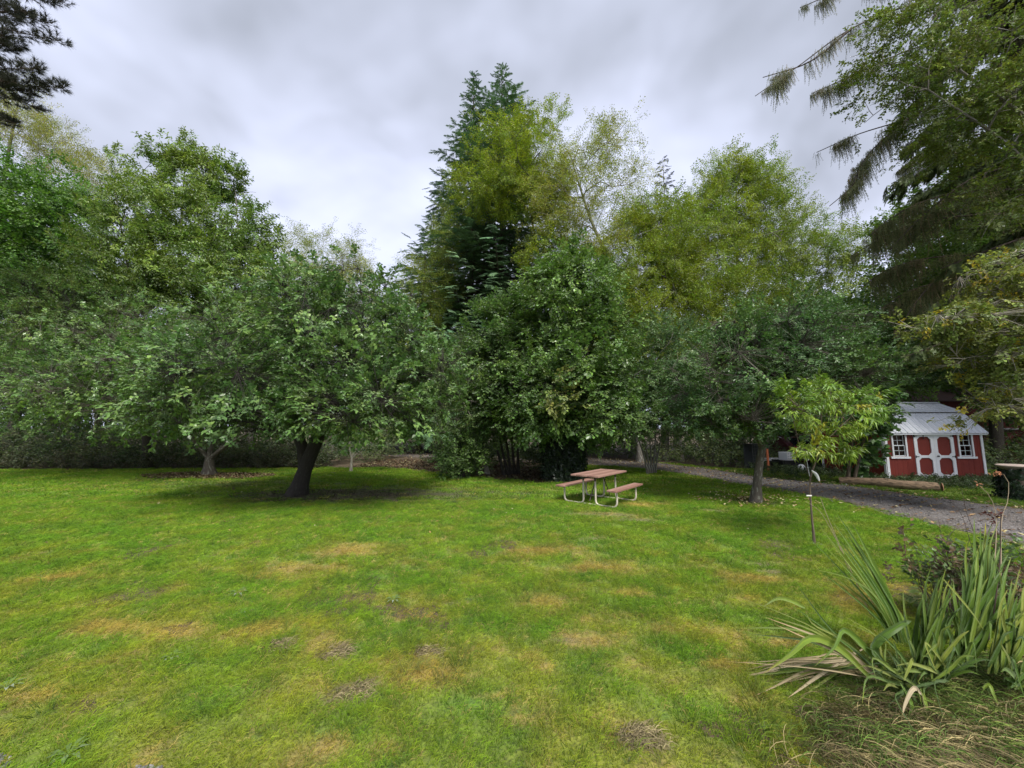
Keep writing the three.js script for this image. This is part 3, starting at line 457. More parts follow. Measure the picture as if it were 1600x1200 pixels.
{ // fallen leaves on the drive, the leaf bed under the trees and the lawn
  const S = new Spray(41); S.leaf(V(-0.04, 0.006, 0), V(1, 0.1, 0), V(0, 1, 0.1), 0.085, 0.055, [1, 1, 1], 0.25, -0.15); const g = S.geom();
  const r = mulberry(42), mats = [], cols = [], m = new THREE.Matrix4(), q = new THREE.Quaternion(), e = new THREE.Euler(), TAN = [[0.42, 0.33, 0.13], [0.3, 0.19, 0.09], [0.2, 0.115, 0.06], [0.45, 0.4, 0.2], [0.16, 0.09, 0.05]];
  const drop = (x, z, y, s, pal) => { e.set((r() - 0.5) * 0.8, r() * 6.3, (r() - 0.5) * 0.8); q.setFromEuler(e); mats.push(m.compose(V(x, hgt(x, z) + y, z), q, V(s, s, s)).clone()); const b = 0.75 + 0.5 * r(); cols.push(pal[(r() * pal.length) | 0].map((v) => v * b)); };
  for (let k = 0; k < 2600; k++) { const i = (r() * 130) | 0, t = Math.pow(r(), 0.8) * 1.3 - 0.15, a = roadN[i], b = roadF[i]; drop(lerp(a.x, b.x, t), lerp(a.z, b.z, t), 0.05, 0.7 + 0.6 * r(), TAN); }
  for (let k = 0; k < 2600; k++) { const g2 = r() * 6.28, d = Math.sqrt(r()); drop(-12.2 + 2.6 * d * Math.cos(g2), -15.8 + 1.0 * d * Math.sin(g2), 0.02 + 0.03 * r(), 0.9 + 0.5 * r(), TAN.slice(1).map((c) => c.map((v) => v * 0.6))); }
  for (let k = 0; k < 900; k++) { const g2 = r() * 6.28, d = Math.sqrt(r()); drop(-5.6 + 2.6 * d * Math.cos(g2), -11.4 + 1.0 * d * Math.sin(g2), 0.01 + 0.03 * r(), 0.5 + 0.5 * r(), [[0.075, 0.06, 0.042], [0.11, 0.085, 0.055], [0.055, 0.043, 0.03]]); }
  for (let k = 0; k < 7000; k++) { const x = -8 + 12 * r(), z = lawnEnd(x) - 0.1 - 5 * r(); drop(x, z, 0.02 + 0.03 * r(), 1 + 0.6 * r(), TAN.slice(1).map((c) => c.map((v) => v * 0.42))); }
  for (let k = 0; k < 130; k++) { const z = -6 - 13 * r(), x = -15 + 26 * r(); if (z < lawnEnd(x)) continue; drop(x, z, 0.055, 0.45 + 0.4 * r(), [[0.5, 0.44, 0.22], [0.45, 0.4, 0.22], [0.4, 0.26, 0.1]]); }
  for (let k = 0; k < 300; k++) { const g2 = r() * 6.28, d = r(); drop(6.4 + 1.6 * d * Math.cos(g2), -10.6 + 1.3 * d * Math.sin(g2), 0.055, 0.6 + 0.4 * r(), [[0.5, 0.44, 0.22], [0.3, 0.2, 0.1]]); }
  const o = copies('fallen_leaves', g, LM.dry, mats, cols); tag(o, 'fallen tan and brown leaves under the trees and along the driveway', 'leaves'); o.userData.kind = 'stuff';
}

// ---------------------------------------------------------------- trees and shrubs
const stem = (list) => list.map(([px, py, d, rad]) => { const p = at(px, py, d); return [p.x, p.y, p.z, rad]; });
// --- the three fruit trees on the lawn
broadTree({ name: 'apple_tree', seed: 101, label: 'spreading apple tree whose thick dark trunk leans right out of the bare soil', trunks: [stem([[463, 772, 11.55, 0.21], [476, 735, 11.55, 0.195], [494, 690, 11.5, 0.185], [512, 650, 11.4, 0.15]]), stem([[478, 735, 11.55, 0.2], [470, 690, 11.7, 0.15], [440, 640, 11.7, 0.1]])],
  lobes: [[470, 570, 10.6, 170, 95, 3], [370, 600, 9.6, 110, 72, 2], [300, 620, 10.2, 80, 60, 1.8], [600, 585, 10.6, 115, 92, 2.6], [540, 500, 11.4, 130, 80, 2.6], [670, 600, 11, 62, 70, 1.6], [560, 640, 9.2, 110, 42, 1.8], [420, 645, 9.2, 100, 36, 1.6], [600, 465, 11.2, 18, 42, 0.3, 0.35], [470, 480, 11.6, 90, 50, 2.2]],
  n: 5600, limbs: 130, minY: 1.42, spray: SP.apple, mat: LM.gloss, bark: bark.dark, colors: [[0.05, 0.098, 0.03], [0.095, 0.15, 0.045]], bShare: 0.3, twigs: true, tip: 0.008, gapT: -0.4, reach: 1.1 });
broadTree({ name: 'apple_tree', seed: 102, label: 'apple tree forking into three pale limbs above a mound of fallen leaves, far left', trunks: [stem([[327, 742, 16.1, 0.2], [327, 722, 16.1, 0.17], [329, 712, 16.1, 0.15]]), stem([[327, 716, 16.1, 0.12], [331, 690, 16, 0.09], [335, 660, 16, 0.07]]), stem([[329, 716, 16.1, 0.1], [352, 697, 15.8, 0.075], [385, 678, 15.6, 0.055]]), stem([[325, 716, 16.1, 0.09], [308, 695, 15.7, 0.06], [288, 668, 15.4, 0.05]])],
  lobes: [[330, 590, 15.2, 120, 88, 3.2], [220, 610, 14.4, 110, 72, 2.8], [120, 615, 14.8, 100, 66, 2.6], [40, 600, 15.5, 80, 66, 2.4], [270, 540, 16, 120, 70, 3], [400, 560, 15.8, 90, 80, 2.6], [150, 560, 15.5, 110, 60, 2.6]],
  n: 5200, limbs: 110, minY: 1.55, spray: SP.apple, mat: LM.gloss, bark: bark.lichen, colors: [[0.052, 0.1, 0.03], [0.1, 0.155, 0.045]], bShare: 0.35, twigs: true, gapT: -0.35, reach: 1.3 });
broadTree({ name: 'apple_tree', seed: 103, label: 'apple tree with a straight mottled trunk beside the gravel driveway', trunks: [stem([[1180, 786, 10.3, 0.105], [1184, 745, 10.3, 0.095], [1189, 710, 10.3, 0.09], [1197, 675, 10.2, 0.085], [1200, 640, 10.2, 0.07]]), stem([[1191, 700, 10.3, 0.08], [1178, 670, 10.1, 0.06], [1150, 640, 9.9, 0.05]])],
  lobes: [[1150, 590, 10.2, 100, 68, 2], [1230, 555, 10.4, 105, 70, 2.2], [1085, 615, 10.2, 55, 55, 1.2], [1290, 590, 10.8, 70, 66, 1.8], [1190, 520, 10.8, 90, 48, 1.8], [1200, 640, 9.6, 90, 38, 1.2], [1120, 640, 9.8, 50, 34, 1], [1265, 505, 10.8, 50, 34, 1.2]],
  n: 4600, limbs: 100, minY: 1.5, spray: SP.appleSmall, mat: LM.gloss, bark: bark.lichen, colors: [[0.045, 0.098, 0.03], [0.085, 0.145, 0.035]], bShare: 0.35, twigs: true, gapT: -0.33, reach: 1.0, scale: 0.95 });
// --- small pale fruit sapling, bare branched
broadTree({ name: 'fruit_sapling', seed: 104, label: 'slim pale sapling with a bare forked stem behind the leaning apple tree', trunks: [stem([[548, 738, 17.2, 0.055], [550, 715, 17.2, 0.045]]), stem([[550, 717, 17.2, 0.035], [566, 700, 17.1, 0.025], [592, 684, 17, 0.02]]), stem([[550, 717, 17.2, 0.035], [546, 700, 17.2, 0.025], [548, 675, 17.2, 0.018]]), stem([[549, 715, 17.2, 0.03], [560, 695, 17.3, 0.02], [572, 672, 17.3, 0.016]])],
  lobes: [[560, 655, 17.2, 45, 25, 1.2], [600, 662, 17, 30, 16, 0.8]], n: 260, limbs: 16, minY: 1.7, spray: SP.plum, bark: bark.pale, colors: [[0.07, 0.12, 0.035], [0.11, 0.16, 0.04]], twigs: true });
// --- round shrub and a whippy plum beside it
broadTree({ name: 'lawn_shrub', category: 'shrub', seed: 105, label: 'low rounded shrub narrowing to its foot at the lawn edge, left of the ivy trunk', trunks: [stem([[722, 750, 15, 0.12], [722, 725, 15, 0.08], [722, 705, 15, 0.03]])], lobes: [[722, 705, 15, 38, 30, 0.95], [722, 728, 15, 20, 16, 0.5], [740, 690, 15, 30, 28, 0.8]], n: 620, limbs: 30, minY: 0.1, spray: SP.maple, bark: bark.dark, colors: [[0.05, 0.1, 0.03], [0.085, 0.14, 0.04]], scale: 0.55, reach: 0.8 });
broadTree({ name: 'plum_tree', seed: 106, label: 'loose plum tree with whippy pale shoots between the shrub and hazel', trunks: [stem([[762, 738, 15.9, 0.09], [755, 700, 15.8, 0.07], [745, 660, 15.7, 0.05], [735, 620, 15.7, 0.03]])],
  lobes: [[735, 610, 15.6, 55, 62, 1.6], [770, 640, 15.4, 55, 48, 1.5], [705, 650, 15.6, 34, 40, 1], [720, 560, 16, 34, 40, 1]], n: 1500, limbs: 60, minY: 1.3, spray: SP.plum, bark: bark.pale, colors: [[0.075, 0.12, 0.045], [0.115, 0.165, 0.06]], bShare: 0.5, twigs: true, gapT: -0.2, scale: 1.0 });
// --- ivy clad tree in the middle, and the hazel left of it
{
  const { t, base } = broadTree({ name: 'ivy_clad_tree', seed: 107, label: 'broad dense tree with an ivy covered trunk behind the picnic table', trunks: [stem([[880, 750, 14.6, 0.36], [882, 700, 14.6, 0.33], [886, 640, 14.6, 0.28], [886, 560, 14.6, 0.2], [880, 470, 14.7, 0.1]])],
    lobes: [[885, 590, 14.2, 98, 80, 2.4], [880, 480, 14.6, 78, 70, 2], [925, 560, 14.3, 68, 90, 1.8], [850, 640, 13.8, 75, 50, 1.8], [920, 650, 13.9, 70, 42, 1.6], [890, 425, 14.8, 40, 36, 1], [940, 445, 14.8, 26, 40, 0.7], [845, 440, 14.8, 16, 36, 0.5, 0.6], [905, 405, 14.8, 12, 26, 0.4, 0.4], [960, 640, 14, 34, 40, 1]],
    n: 5600, limbs: 140, minY: 1.25, spray: SP.hazel, mat: LM.gloss, bark: bark.dark, colors: [[0.06, 0.118, 0.026], [0.105, 0.172, 0.033]], bShare: 0.3, topB: 0.5, gapT: -0.38, reach: 1.2, spot: { p: at(880, 622, 12.2), r: 0.6, c: [0.2, 0.2, 0.07] } });
  const r = mulberry(108), mats = [], cols = [];                    // ivy round the trunk
  for (let k = 0; k < 1150; k++) { const h = 0.02 + 2.2 * Math.pow(r(), 0.85), g = r() * 6.283, R = (0.5 + 0.18 * N2(g * 1.2, h * 1.5) + 0.12 * r()) * (h < 0.5 ? 1.12 : 1), p = V(Math.cos(g) * R + 0.05 * h, h, Math.sin(g) * R), out = V(Math.cos(g), 0.6, Math.sin(g)); mats.push(orient(p, V(-Math.sin(g) * (r() - 0.5) * 2, 0.35 - r(), Math.cos(g) * (r() - 0.5) * 2).addScaledVector(out, 0.3), out, 0.8 + 0.5 * r())); const b = 0.7 + 0.5 * r(); cols.push([0.03 * b, 0.062 * b, 0.02 * b]); }
  copies('ivy', SP.ivy, LM.gloss, mats, cols, t);
}
broadTree({ name: 'hazel_bush', category: 'bush', seed: 109, label: 'tall many stemmed hazel bush pressing against the left of the ivy clad tree', trunks: [0, 1, 2, 3, 4].map((k) => stem([[800 + k * 5 - 10, 744, 15.6 + 0.12 * k, 0.06], [795 + k * 9 - 22, 690, 15.5, 0.045], [785 + k * 16 - 36, 600, 15.2, 0.025]])),
  lobes: [[785, 570, 15, 52, 70, 1.6], [815, 610, 14.8, 50, 60, 1.5], [765, 510, 15.3, 34, 36, 1], [800, 500, 15.4, 34, 40, 1.1], [770, 630, 14.9, 44, 45, 1.3]], n: 2400, limbs: 70, minY: 1.4, spray: SP.hazel, mat: LM.soft, bark: bark.dark, colors: [[0.055, 0.105, 0.03], [0.1, 0.16, 0.04]], bShare: 0.35, gapT: -0.35 });
// --- pear with a cluster of thin stems
broadTree({ name: 'pear_tree', seed: 110, label: 'bushy pear tree on a sheaf of thin stems between picnic table and driveway', trunks: [0, 1, 2, 3, 4].map((k) => stem([[1018 + k * 2.4 - 5, 742, 16.4 + 0.06 * k, 0.05], [1015 + k * 5 - 8, 715, 16.3, 0.035], [1012 + k * 11 - 20, 670, 16.1, 0.022]])),
  lobes: [[1030, 625, 15.9, 62, 50, 1.7], [1000, 645, 15.7, 44, 36, 1.3], [1055, 590, 16.2, 55, 44, 1.6], [1010, 590, 16.2, 36, 36, 1.2], [1070, 640, 15.8, 36, 34, 1.2], [1040, 530, 16.4, 50, 34, 1.4]], n: 2500, limbs: 70, minY: 1.35, spray: SP.appleSmall, mat: LM.gloss, bark: bark.alder, colors: [[0.065, 0.118, 0.045], [0.1, 0.16, 0.06]], bShare: 0.45, gapT: -0.3, scale: 1.15 });
// --- peach sapling in front of the drive
{
  const { t } = broadTree({ name: 'peach_tree', seed: 111, label: 'young peach tree with long drooping yellow green leaves and a thin pale stem', trunks: [stem([[1273, 852, 6.7, 0.015], [1268, 800, 6.7, 0.015], [1266, 748, 6.7, 0.015], [1277, 712, 6.7, 0.014], [1282, 670, 6.7, 0.014], [1285, 620, 6.7, 0.008]]), stem([[1266, 748, 6.7, 0.012], [1250, 700, 6.65, 0.01], [1238, 650, 6.6, 0.006]]), stem([[1279, 700, 6.7, 0.013], [1310, 670, 6.7, 0.01], [1350, 632, 6.8, 0.006]])],
    lobes: [[1285, 640, 6.7, 42, 32, 0.45], [1238, 632, 6.6, 26, 26, 0.35], [1335, 642, 6.75, 30, 26, 0.35], [1282, 612, 6.7, 24, 12, 0.3], [1290, 682, 6.7, 38, 14, 0.35], [1262, 704, 6.6, 13, 7, 0.15, 0.05], [1322, 706, 6.7, 12, 6, 0.15, 0.04], [1355, 622, 6.8, 18, 12, 0.2, 0.06]],
    n: 235, limbs: 46, minY: 1.0, spray: SP.peach, mat: LM.soft, bark: bark.twig, colors: [[0.1, 0.18, 0.022], [0.17, 0.225, 0.022]], bShare: 0.45, twigs: true, gapT: -0.7, tip: 0.004, seg: 0.16, scale: 0.74, autumn: [0.25, 0.24, 0.02, 0.05], lift: 0.1, reach: 0.6 });
  const tape = at(1262, 774, 6.66).sub(t.position); part('tree_tie', [box(0.09, 0.02, 0.016, tape.x, tape.y, tape.z + 0.03)], std({ rgb: [0.7, 0.68, 0.62] }), t);
  const g0 = at(1268, 735, 6.6).sub(t.position), g1 = at(1275, 741, 6.6).sub(t.position), g2 = at(1280, 751, 6.6).sub(t.position), ts = new TubeSet(); ts.tube(new THREE.CatmullRomCurve3([g0, g0.clone().lerp(g1, 0.5), g1, g2]).getPoints(8), [0.01, 0.014, 0.018, 0.022, 0.024, 0.024, 0.023, 0.02, 0.012], 8); part('trunk_guard', ts.geom(), std({ rgb: [0.6, 0.61, 0.58], roughness: 0.5 }), t);
  const q0 = at(1265, 744, 6.66).sub(t.position), q1 = at(1260, 717, 6.66).sub(t.position), ts2 = new TubeSet(); ts2.tube([q0, q1], [0.005, 0.005], 5); part('tag_wire', ts2.geom(), std({ rgb: [0.5, 0.5, 0.5] }), t); part('plant_tag', [box(0.075, 0.048, 0.008, q1.x, q1.y, q1.z + 0.008)], std({ rgb: [0.6, 0.62, 0.66] }), t);
}
// --- big leaved fig shrub by the shed's side wall
broadTree({ name: 'fig_shrub', category: 'shrub', seed: 112, label: 'dark shrub with broad lobed leaves against the left wall of the red shed', trunks: [stem([[1322, 742, 13.4, 0.06], [1330, 700, 13.3, 0.045], [1340, 640, 13.2, 0.025]]), stem([[1330, 745, 13.3, 0.05], [1345, 705, 13.1, 0.04], [1362, 650, 13, 0.02]])],
  lobes: [[1335, 600, 13, 36, 40, 0.8], [1318, 640, 13.2, 36, 32, 0.8], [1345, 650, 13, 22, 36, 0.6], [1375, 628, 13, 14, 14, 0.3, 0.12], [1375, 658, 13, 12, 12, 0.3, 0.1], [1300, 600, 13.2, 32, 36, 0.8], [1346, 712, 13.5, 20, 26, 0.5]], n: 720, limbs: 50, minY: 0.15, spray: SP.fig, scale: 0.8, mat: LM.gloss, bark: bark.twig, colors: [[0.035, 0.085, 0.028], [0.06, 0.125, 0.035]], gapT: -0.5, reach: 1 });
// --- the tall fir with two leaders, and its neighbour
conifer({ name: 'fir_tree', seed: 201, label: 'tallest dark green fir standing behind the yellowing alder', base: [-0.9, 0, -31], height: 34.2, radius: 0.42, width: 10.4, from: 3, limbs: 460, droop: -0.3, density: 3.6, scale: 1.0, colors: [[0.04, 0.085, 0.05], [0.075, 0.125, 0.07]], profile: (s) => Math.pow(1 - s, 1.02) * (0.85 + 0.15 * Math.sin(s * 40)) * 1.12 + 0.015 });
conifer({ name: 'fir_tree', seed: 202, label: 'fir with the second pointed top just left of the tallest fir', base: [-3.5, 0, -32], height: 34.6, radius: 0.36, width: 8.8, from: 3, limbs: 420, droop: -0.3, density: 3.6, scale: 1.0, colors: [[0.042, 0.088, 0.052], [0.078, 0.128, 0.075]], profile: (s) => Math.pow(1 - s, 1.02) * (0.85 + 0.15 * Math.sin(s * 36)) + 0.015 });
conifer({ name: 'fir_tree', seed: 203, label: 'shorter fir whose left slope shows below the tallest fir', base: [-8.2, 0, -38], height: 24.5, radius: 0.35, width: 6.8, from: 2, limbs: 300, droop: -0.25, density: 3.2, scale: 1.05, colors: [[0.045, 0.088, 0.052], [0.085, 0.13, 0.075]] });
conifer({ name: 'fir_tree', seed: 204, label: 'small dark fir tip rising alone above the alders', base: at(1057, 700, 46).setY(0).toArray(), height: 36.5, radius: 0.3, width: 4.6, from: 18, limbs: 90, droop: -0.2, density: 1.7, scale: 1.35, colors: [[0.018, 0.036, 0.026], [0.03, 0.05, 0.032]] });
conifer({ name: 'fir_tree', seed: 205, label: 'blue green young fir among the alders left of the spruce', base: at(1258, 700, 25).setY(0).toArray(), height: 12.2, radius: 0.18, width: 3.6, from: 0.6, limbs: 170, droop: -0.2, density: 2.6, scale: 1.1, colors: [[0.03, 0.065, 0.04], [0.05, 0.095, 0.055]] });
// --- alders
const aldG = 'alders along the wood';
const alder = (seed, label, trunks, lobes, n, extra = {}) => broadTree({ name: 'alder_tree', seed, label, trunks: trunks.map(stem), lobes, n, limbs: 110, minY: 3, spray: SP.alder, bark: bark.alder, colors: [[0.1, 0.155, 0.016], [0.18, 0.205, 0.016]], bShare: 0.45, seg: 0.8, reach: 1.9, gapT: -0.36, gapF: 0.42, tip: 0.018, expo: 2.2, ...extra });
alder(301, 'bright yellow green alder crossing in front of the tallest fir', [[[845, 715, 26, 0.16], [845, 560, 26, 0.13], [840, 400, 26, 0.07], [815, 260, 25.8, 0.03]]], [[795, 235, 25, 62, 48, 2.6], [770, 275, 25, 66, 34, 2.4], [810, 305, 25.5, 60, 40, 2.6], [735, 300, 25, 34, 24, 1.6], [820, 210, 25.5, 34, 30, 1.6], [850, 270, 25.5, 40, 70, 2], [850, 400, 25, 40, 50, 2], [860, 190, 25.6, 26, 18, 1.4]], 3000, { colors: [[0.11, 0.168, 0.014], [0.195, 0.222, 0.014]], bShare: 0.5, gapT: -0.3, bark: bark.dark, maxLimb: 0.05 });
alder(302, 'thin topped brownish alder with dark limbs showing, right of the tallest fir', [[[1040, 720, 24, 0.24], [1032, 560, 24, 0.2], [985, 460, 24, 0.16], [930, 360, 24.2, 0.1], [890, 240, 24.3, 0.03]]], [[905, 285, 24, 74, 66, 3], [950, 225, 24.3, 48, 34, 2], [885, 345, 24, 70, 50, 2.8], [985, 280, 24.3, 36, 40, 2], [860, 300, 23.8, 40, 50, 2], [940, 390, 23.6, 70, 40, 2.6]], 3000, { spray: SP.alderFine, colors: [[0.125, 0.168, 0.03], [0.195, 0.2, 0.04]], bShare: 0.5, gapT: -0.05, limbs: 150, tip: 0.016, rough: 0.4, shell: 0.5 });
alder(303, 'tall green alder with the highest round top right of centre', [[[1148, 715, 26, 0.2], [1150, 560, 26, 0.17], [1152, 420, 26, 0.1], [1150, 290, 26, 0.04]]], [[1150, 305, 25.5, 72, 52, 3], [1100, 350, 25, 70, 50, 3], [1190, 350, 25.5, 62, 55, 2.8], [1140, 400, 25, 95, 50, 3.2], [1135, 265, 25.5, 34, 20, 1.6], [1185, 280, 25.6, 30, 22, 1.6]], 5400, {});
alder(310, 'leafy alder low between the ivy clad tree and the pear, behind the drive', [[[1000, 715, 22, 0.15], [990, 600, 22, 0.12], [965, 480, 22, 0.05]]], [[965, 480, 22, 62, 52, 2.4], [1010, 540, 21.6, 72, 52, 2.4], [930, 540, 22, 50, 50, 2.2], [1080, 560, 21.6, 60, 44, 2.2]], 3000, { minY: 2.4 });
alder(311, 'leafy alder low behind the driveway apple tree, yellow green', [[[1185, 715, 22.5, 0.15], [1180, 600, 22.5, 0.12], [1175, 480, 22.5, 0.05]]], [[1170, 470, 22.4, 70, 44, 2.4], [1120, 520, 22, 60, 44, 2.2], [1220, 510, 22.4, 60, 44, 2.2]], 2400, { minY: 2.6 });
alder(304, 'yellow green alder filling the gap below the thin topped alder', [[[1062, 716, 23, 0.17], [1058, 600, 23, 0.14], [1050, 460, 23, 0.08], [1045, 360, 23, 0.03]]], [[1035, 375, 23, 68, 54, 2.6], [1000, 430, 22.8, 80, 52, 2.8], [1080, 440, 22.8, 74, 50, 2.6], [1040, 500, 22.5, 85, 50, 2.8], [1000, 340, 23.2, 36, 34, 1.6]], 4800, {});
alder(305, 'darker alder beside the hanging spruce branches, skylight through it', [[[1235, 712, 27, 0.18], [1238, 560, 27, 0.15], [1240, 420, 27, 0.06]]], [[1240, 385, 26.5, 58, 46, 2.6], [1280, 400, 26.8, 54, 48, 2.6], [1215, 440, 26.5, 52, 50, 2.6], [1260, 470, 26.2, 60, 50, 2.6], [1320, 400, 27, 40, 50, 2.2]], 2700, { colors: [[0.09, 0.145, 0.022], [0.17, 0.2, 0.025]], gapT: -0.15 });
alder(306, 'grey green alder standing furthest back left of the firs', [[[520, 720, 30, 0.2], [520, 560, 30, 0.15], [515, 420, 30, 0.05]]], [[510, 425, 29.5, 62, 58, 3.2], [470, 455, 29, 60, 66, 3.2], [555, 460, 29.5, 44, 52, 2.8], [520, 520, 28.5, 85, 55, 3.4], [560, 395, 30, 22, 20, 1.4], [470, 385, 30, 26, 24, 1.6]], 3800, { spray: SP.alderFine, colors: [[0.12, 0.16, 0.045], [0.2, 0.215, 0.065]], gapT: -0.18, rough: 0.4 });
alder(307, 'brownish yellow alder at the left foot of the tallest fir', [[[655, 718, 29, 0.18], [655, 560, 29, 0.14], [665, 400, 29, 0.05]]], [[640, 520, 28.5, 70, 60, 3.2], [690, 450, 28.8, 30, 85, 2.2], [655, 450, 28.8, 44, 44, 2.4], [700, 370, 29, 22, 60, 1.8], [620, 580, 28, 60, 50, 3]], 3000, { spray: SP.alderFine, colors: [[0.11, 0.165, 0.03], [0.165, 0.19, 0.035]], gapT: -0.25, bark: bark.dark });
alder(308, 'tall alder with lichen covered limbs leaning in over the right edge', [[[1760, 760, 9.6, 0.13], [1730, 420, 9.6, 0.1], [1640, 220, 9.8, 0.06], [1500, 110, 10, 0.03]], [[1745, 620, 9.6, 0.08], [1690, 380, 9.7, 0.05], [1590, 240, 9.8, 0.035], [1450, 140, 10, 0.02]]], [[1530, 60, 10, 90, 70, 2], [1430, 100, 10.2, 70, 80, 2], [1560, 180, 10, 70, 80, 2], [1480, 190, 10.4, 60, 50, 1.6], [1590, 300, 10, 60, 70, 2], [1390, 50, 10.4, 44, 50, 1.4], [1600, 160, 10.2, 70, 110, 2]], 2700, { spray: SP.appleSmall, colors: [[0.075, 0.115, 0.022], [0.13, 0.155, 0.03]], gapT: 0.0, gapF: 0.9, limbs: 120, seg: 0.45, reach: 1.2, tip: 0.01, minY: 4.2, rough: 0.4 });
// --- cherries and the dark maple, left
const cherry = (seed, label, trunks, lobes, n, extra = {}) => broadTree({ name: 'cherry_tree', seed, label, trunks: trunks.map(stem), lobes, n, limbs: 100, minY: 2.2, spray: SP.cherry, bark: bark.alder, colors: [[0.062, 0.115, 0.025], [0.125, 0.175, 0.035]], bShare: 0.4, seg: 0.6, reach: 1.6, gapT: -0.3, gapF: 0.5, tip: 0.01, ...extra });
cherry(401, 'tall cherry with upright leafy shoots against the sky on the left', [[[235, 735, 19.6, 0.24], [245, 600, 19.6, 0.18], [275, 450, 19.7, 0.1], [288, 270, 19.8, 0.03]], [[240, 650, 19.6, 0.12], [210, 480, 19.6, 0.07], [180, 300, 19.8, 0.025]]], [[285, 330, 19.5, 70, 50, 2.2], [230, 350, 19.2, 66, 52, 2.2], [288, 258, 19.7, 13, 46, 0.4, 1.2], [244, 250, 19.7, 12, 40, 0.4, 0.9], [176, 256, 19.8, 6, 34, 0.2, 0.25], [318, 268, 19.7, 11, 40, 0.4, 1], [265, 262, 19.7, 9, 36, 0.3, 0.3], [215, 285, 19.7, 10, 34, 0.3, 0.3], [265, 420, 19, 90, 60, 2.6], [200, 430, 19, 70, 60, 2.4]], 4000, { topB: 0.2, rough: 0.4 });
cherry(402, 'smaller cherry with tufted shoots right of the tall cherry', [[[392, 735, 20, 0.16], [388, 600, 20, 0.13], [376, 430, 20, 0.06], [368, 300, 20, 0.02]]], [[372, 375, 19.8, 52, 46, 1.9], [362, 290, 20, 11, 42, 0.4, 1.1], [345, 310, 20, 10, 34, 0.3, 0.4], [385, 315, 20, 11, 36, 0.4, 0.5], [402, 345, 20, 12, 28, 0.4, 0.4], [400, 440, 19.5, 60, 60, 2.2], [340, 440, 19.4, 60, 60, 2.2], [420, 380, 20, 18, 20, 0.5, 0.3], [430, 500, 19.2, 70, 50, 2.4], [350, 500, 19, 80, 50, 2.4]], 3600, { rough: 0.4 });
cherry(403, 'pale stemmed leafy tree arching out behind the far left apple tree', [[[228, 735, 18.6, 0.19], [225, 620, 18.6, 0.14], [170, 500, 17.8, 0.06]], [[225, 640, 18.6, 0.09], [110, 520, 17.8, 0.06], [10, 455, 17.4, 0.02]]], [[120, 500, 17.4, 80, 55, 2], [40, 520, 17, 70, 55, 2], [180, 500, 17.4, 70, 52, 2], [60, 450, 17.6, 60, 22, 1.4]], 2200, { spray: SP.appleSmall, scale: 1.25, colors: [[0.07, 0.125, 0.035], [0.13, 0.18, 0.05]], gapT: -0.12, bark: bark.dark, twigs: true });
broadTree({ name: 'maple_tree', seed: 404, label: 'dense dark green maple with layered boughs at the left edge', trunks: [stem([[20, 735, 23, 0.3], [25, 560, 23, 0.25], [40, 380, 23, 0.14], [45, 260, 23, 0.04]])], lobes: [[60, 330, 22, 90, 62, 3.4], [-20, 300, 22, 90, 66, 3.4], [100, 380, 21.5, 80, 55, 3], [20, 400, 21.2, 110, 60, 3.4], [60, 470, 21, 120, 55, 3.4], [-60, 400, 21.5, 110, 90, 3.6], [120, 320, 22, 40, 36, 2]], n: 5200, limbs: 120, minY: 3, spray: SP.maple, mat: LM.soft, bark: bark.dark, colors: [[0.042, 0.105, 0.02], [0.085, 0.165, 0.025]], bShare: 0.3, topB: 0.15, seg: 0.8, reach: 1.9, gapT: -0.42, gapF: 0.4 });
alder(309, 'sparse small leaved alder above the dark maple at the left edge', [[[-30, 735, 27, 0.25], [-20, 500, 27, 0.2], [10, 260, 27, 0.1], [30, 150, 27, 0.04]]], [[25, 190, 26.5, 60, 48, 3], [80, 230, 26.8, 44, 34, 2.4], [-30, 150, 26.5, 70, 60, 3], [115, 270, 26.8, 40, 40, 2.2], [165, 290, 26.8, 34, 36, 2]], 2300, { spray: SP.alderFine, colors: [[0.12, 0.15, 0.035], [0.2, 0.2, 0.06]], gapT: 0.0, rough: 0.4 });
// --- hazel arching in from the right over the shed, and the dark trees behind it
broadTree({ name: 'hazel_tree', seed: 405, label: 'yellowing hazel with pale twigs arching over the right end of the shed', trunks: [stem([[1800, 790, 8.4, 0.09], [1780, 620, 8.4, 0.07], [1690, 520, 8.5, 0.04], [1560, 485, 8.6, 0.02]]), stem([[1785, 650, 8.4, 0.05], [1690, 590, 8.4, 0.03], [1540, 600, 8.5, 0.012]]), stem([[1780, 620, 8.4, 0.06], [1700, 420, 8.6, 0.04], [1590, 390, 8.7, 0.02]])],
  lobes: [[1560, 505, 8.4, 90, 30, 1.3], [1480, 500, 8.6, 60, 14, 0.8, 0.7], [1590, 590, 8.2, 46, 36, 1], [1550, 560, 8.4, 60, 18, 1, 0.8], [1590, 430, 8.5, 52, 40, 1.2], [1532, 640, 8.4, 30, 16, 0.6, 0.1], [1585, 640, 8.2, 34, 24, 0.7, 0.22], [1500, 655, 8.5, 14, 14, 0.4, 0.03], [1650, 500, 8.3, 70, 110, 1.6]], n: 2300, limbs: 110, minY: 1.75, spray: SP.hazel, mat: LM.soft, bark: bark.pale, colors: [[0.095, 0.135, 0.032], [0.165, 0.175, 0.038]], bShare: 0.5, autumn: [0.33, 0.26, 0.03, 0.07], twigs: true, gapT: -0.1, gapF: 0.9, seg: 0.3, reach: 0.9, tip: 0.005, scale: 0.6 });
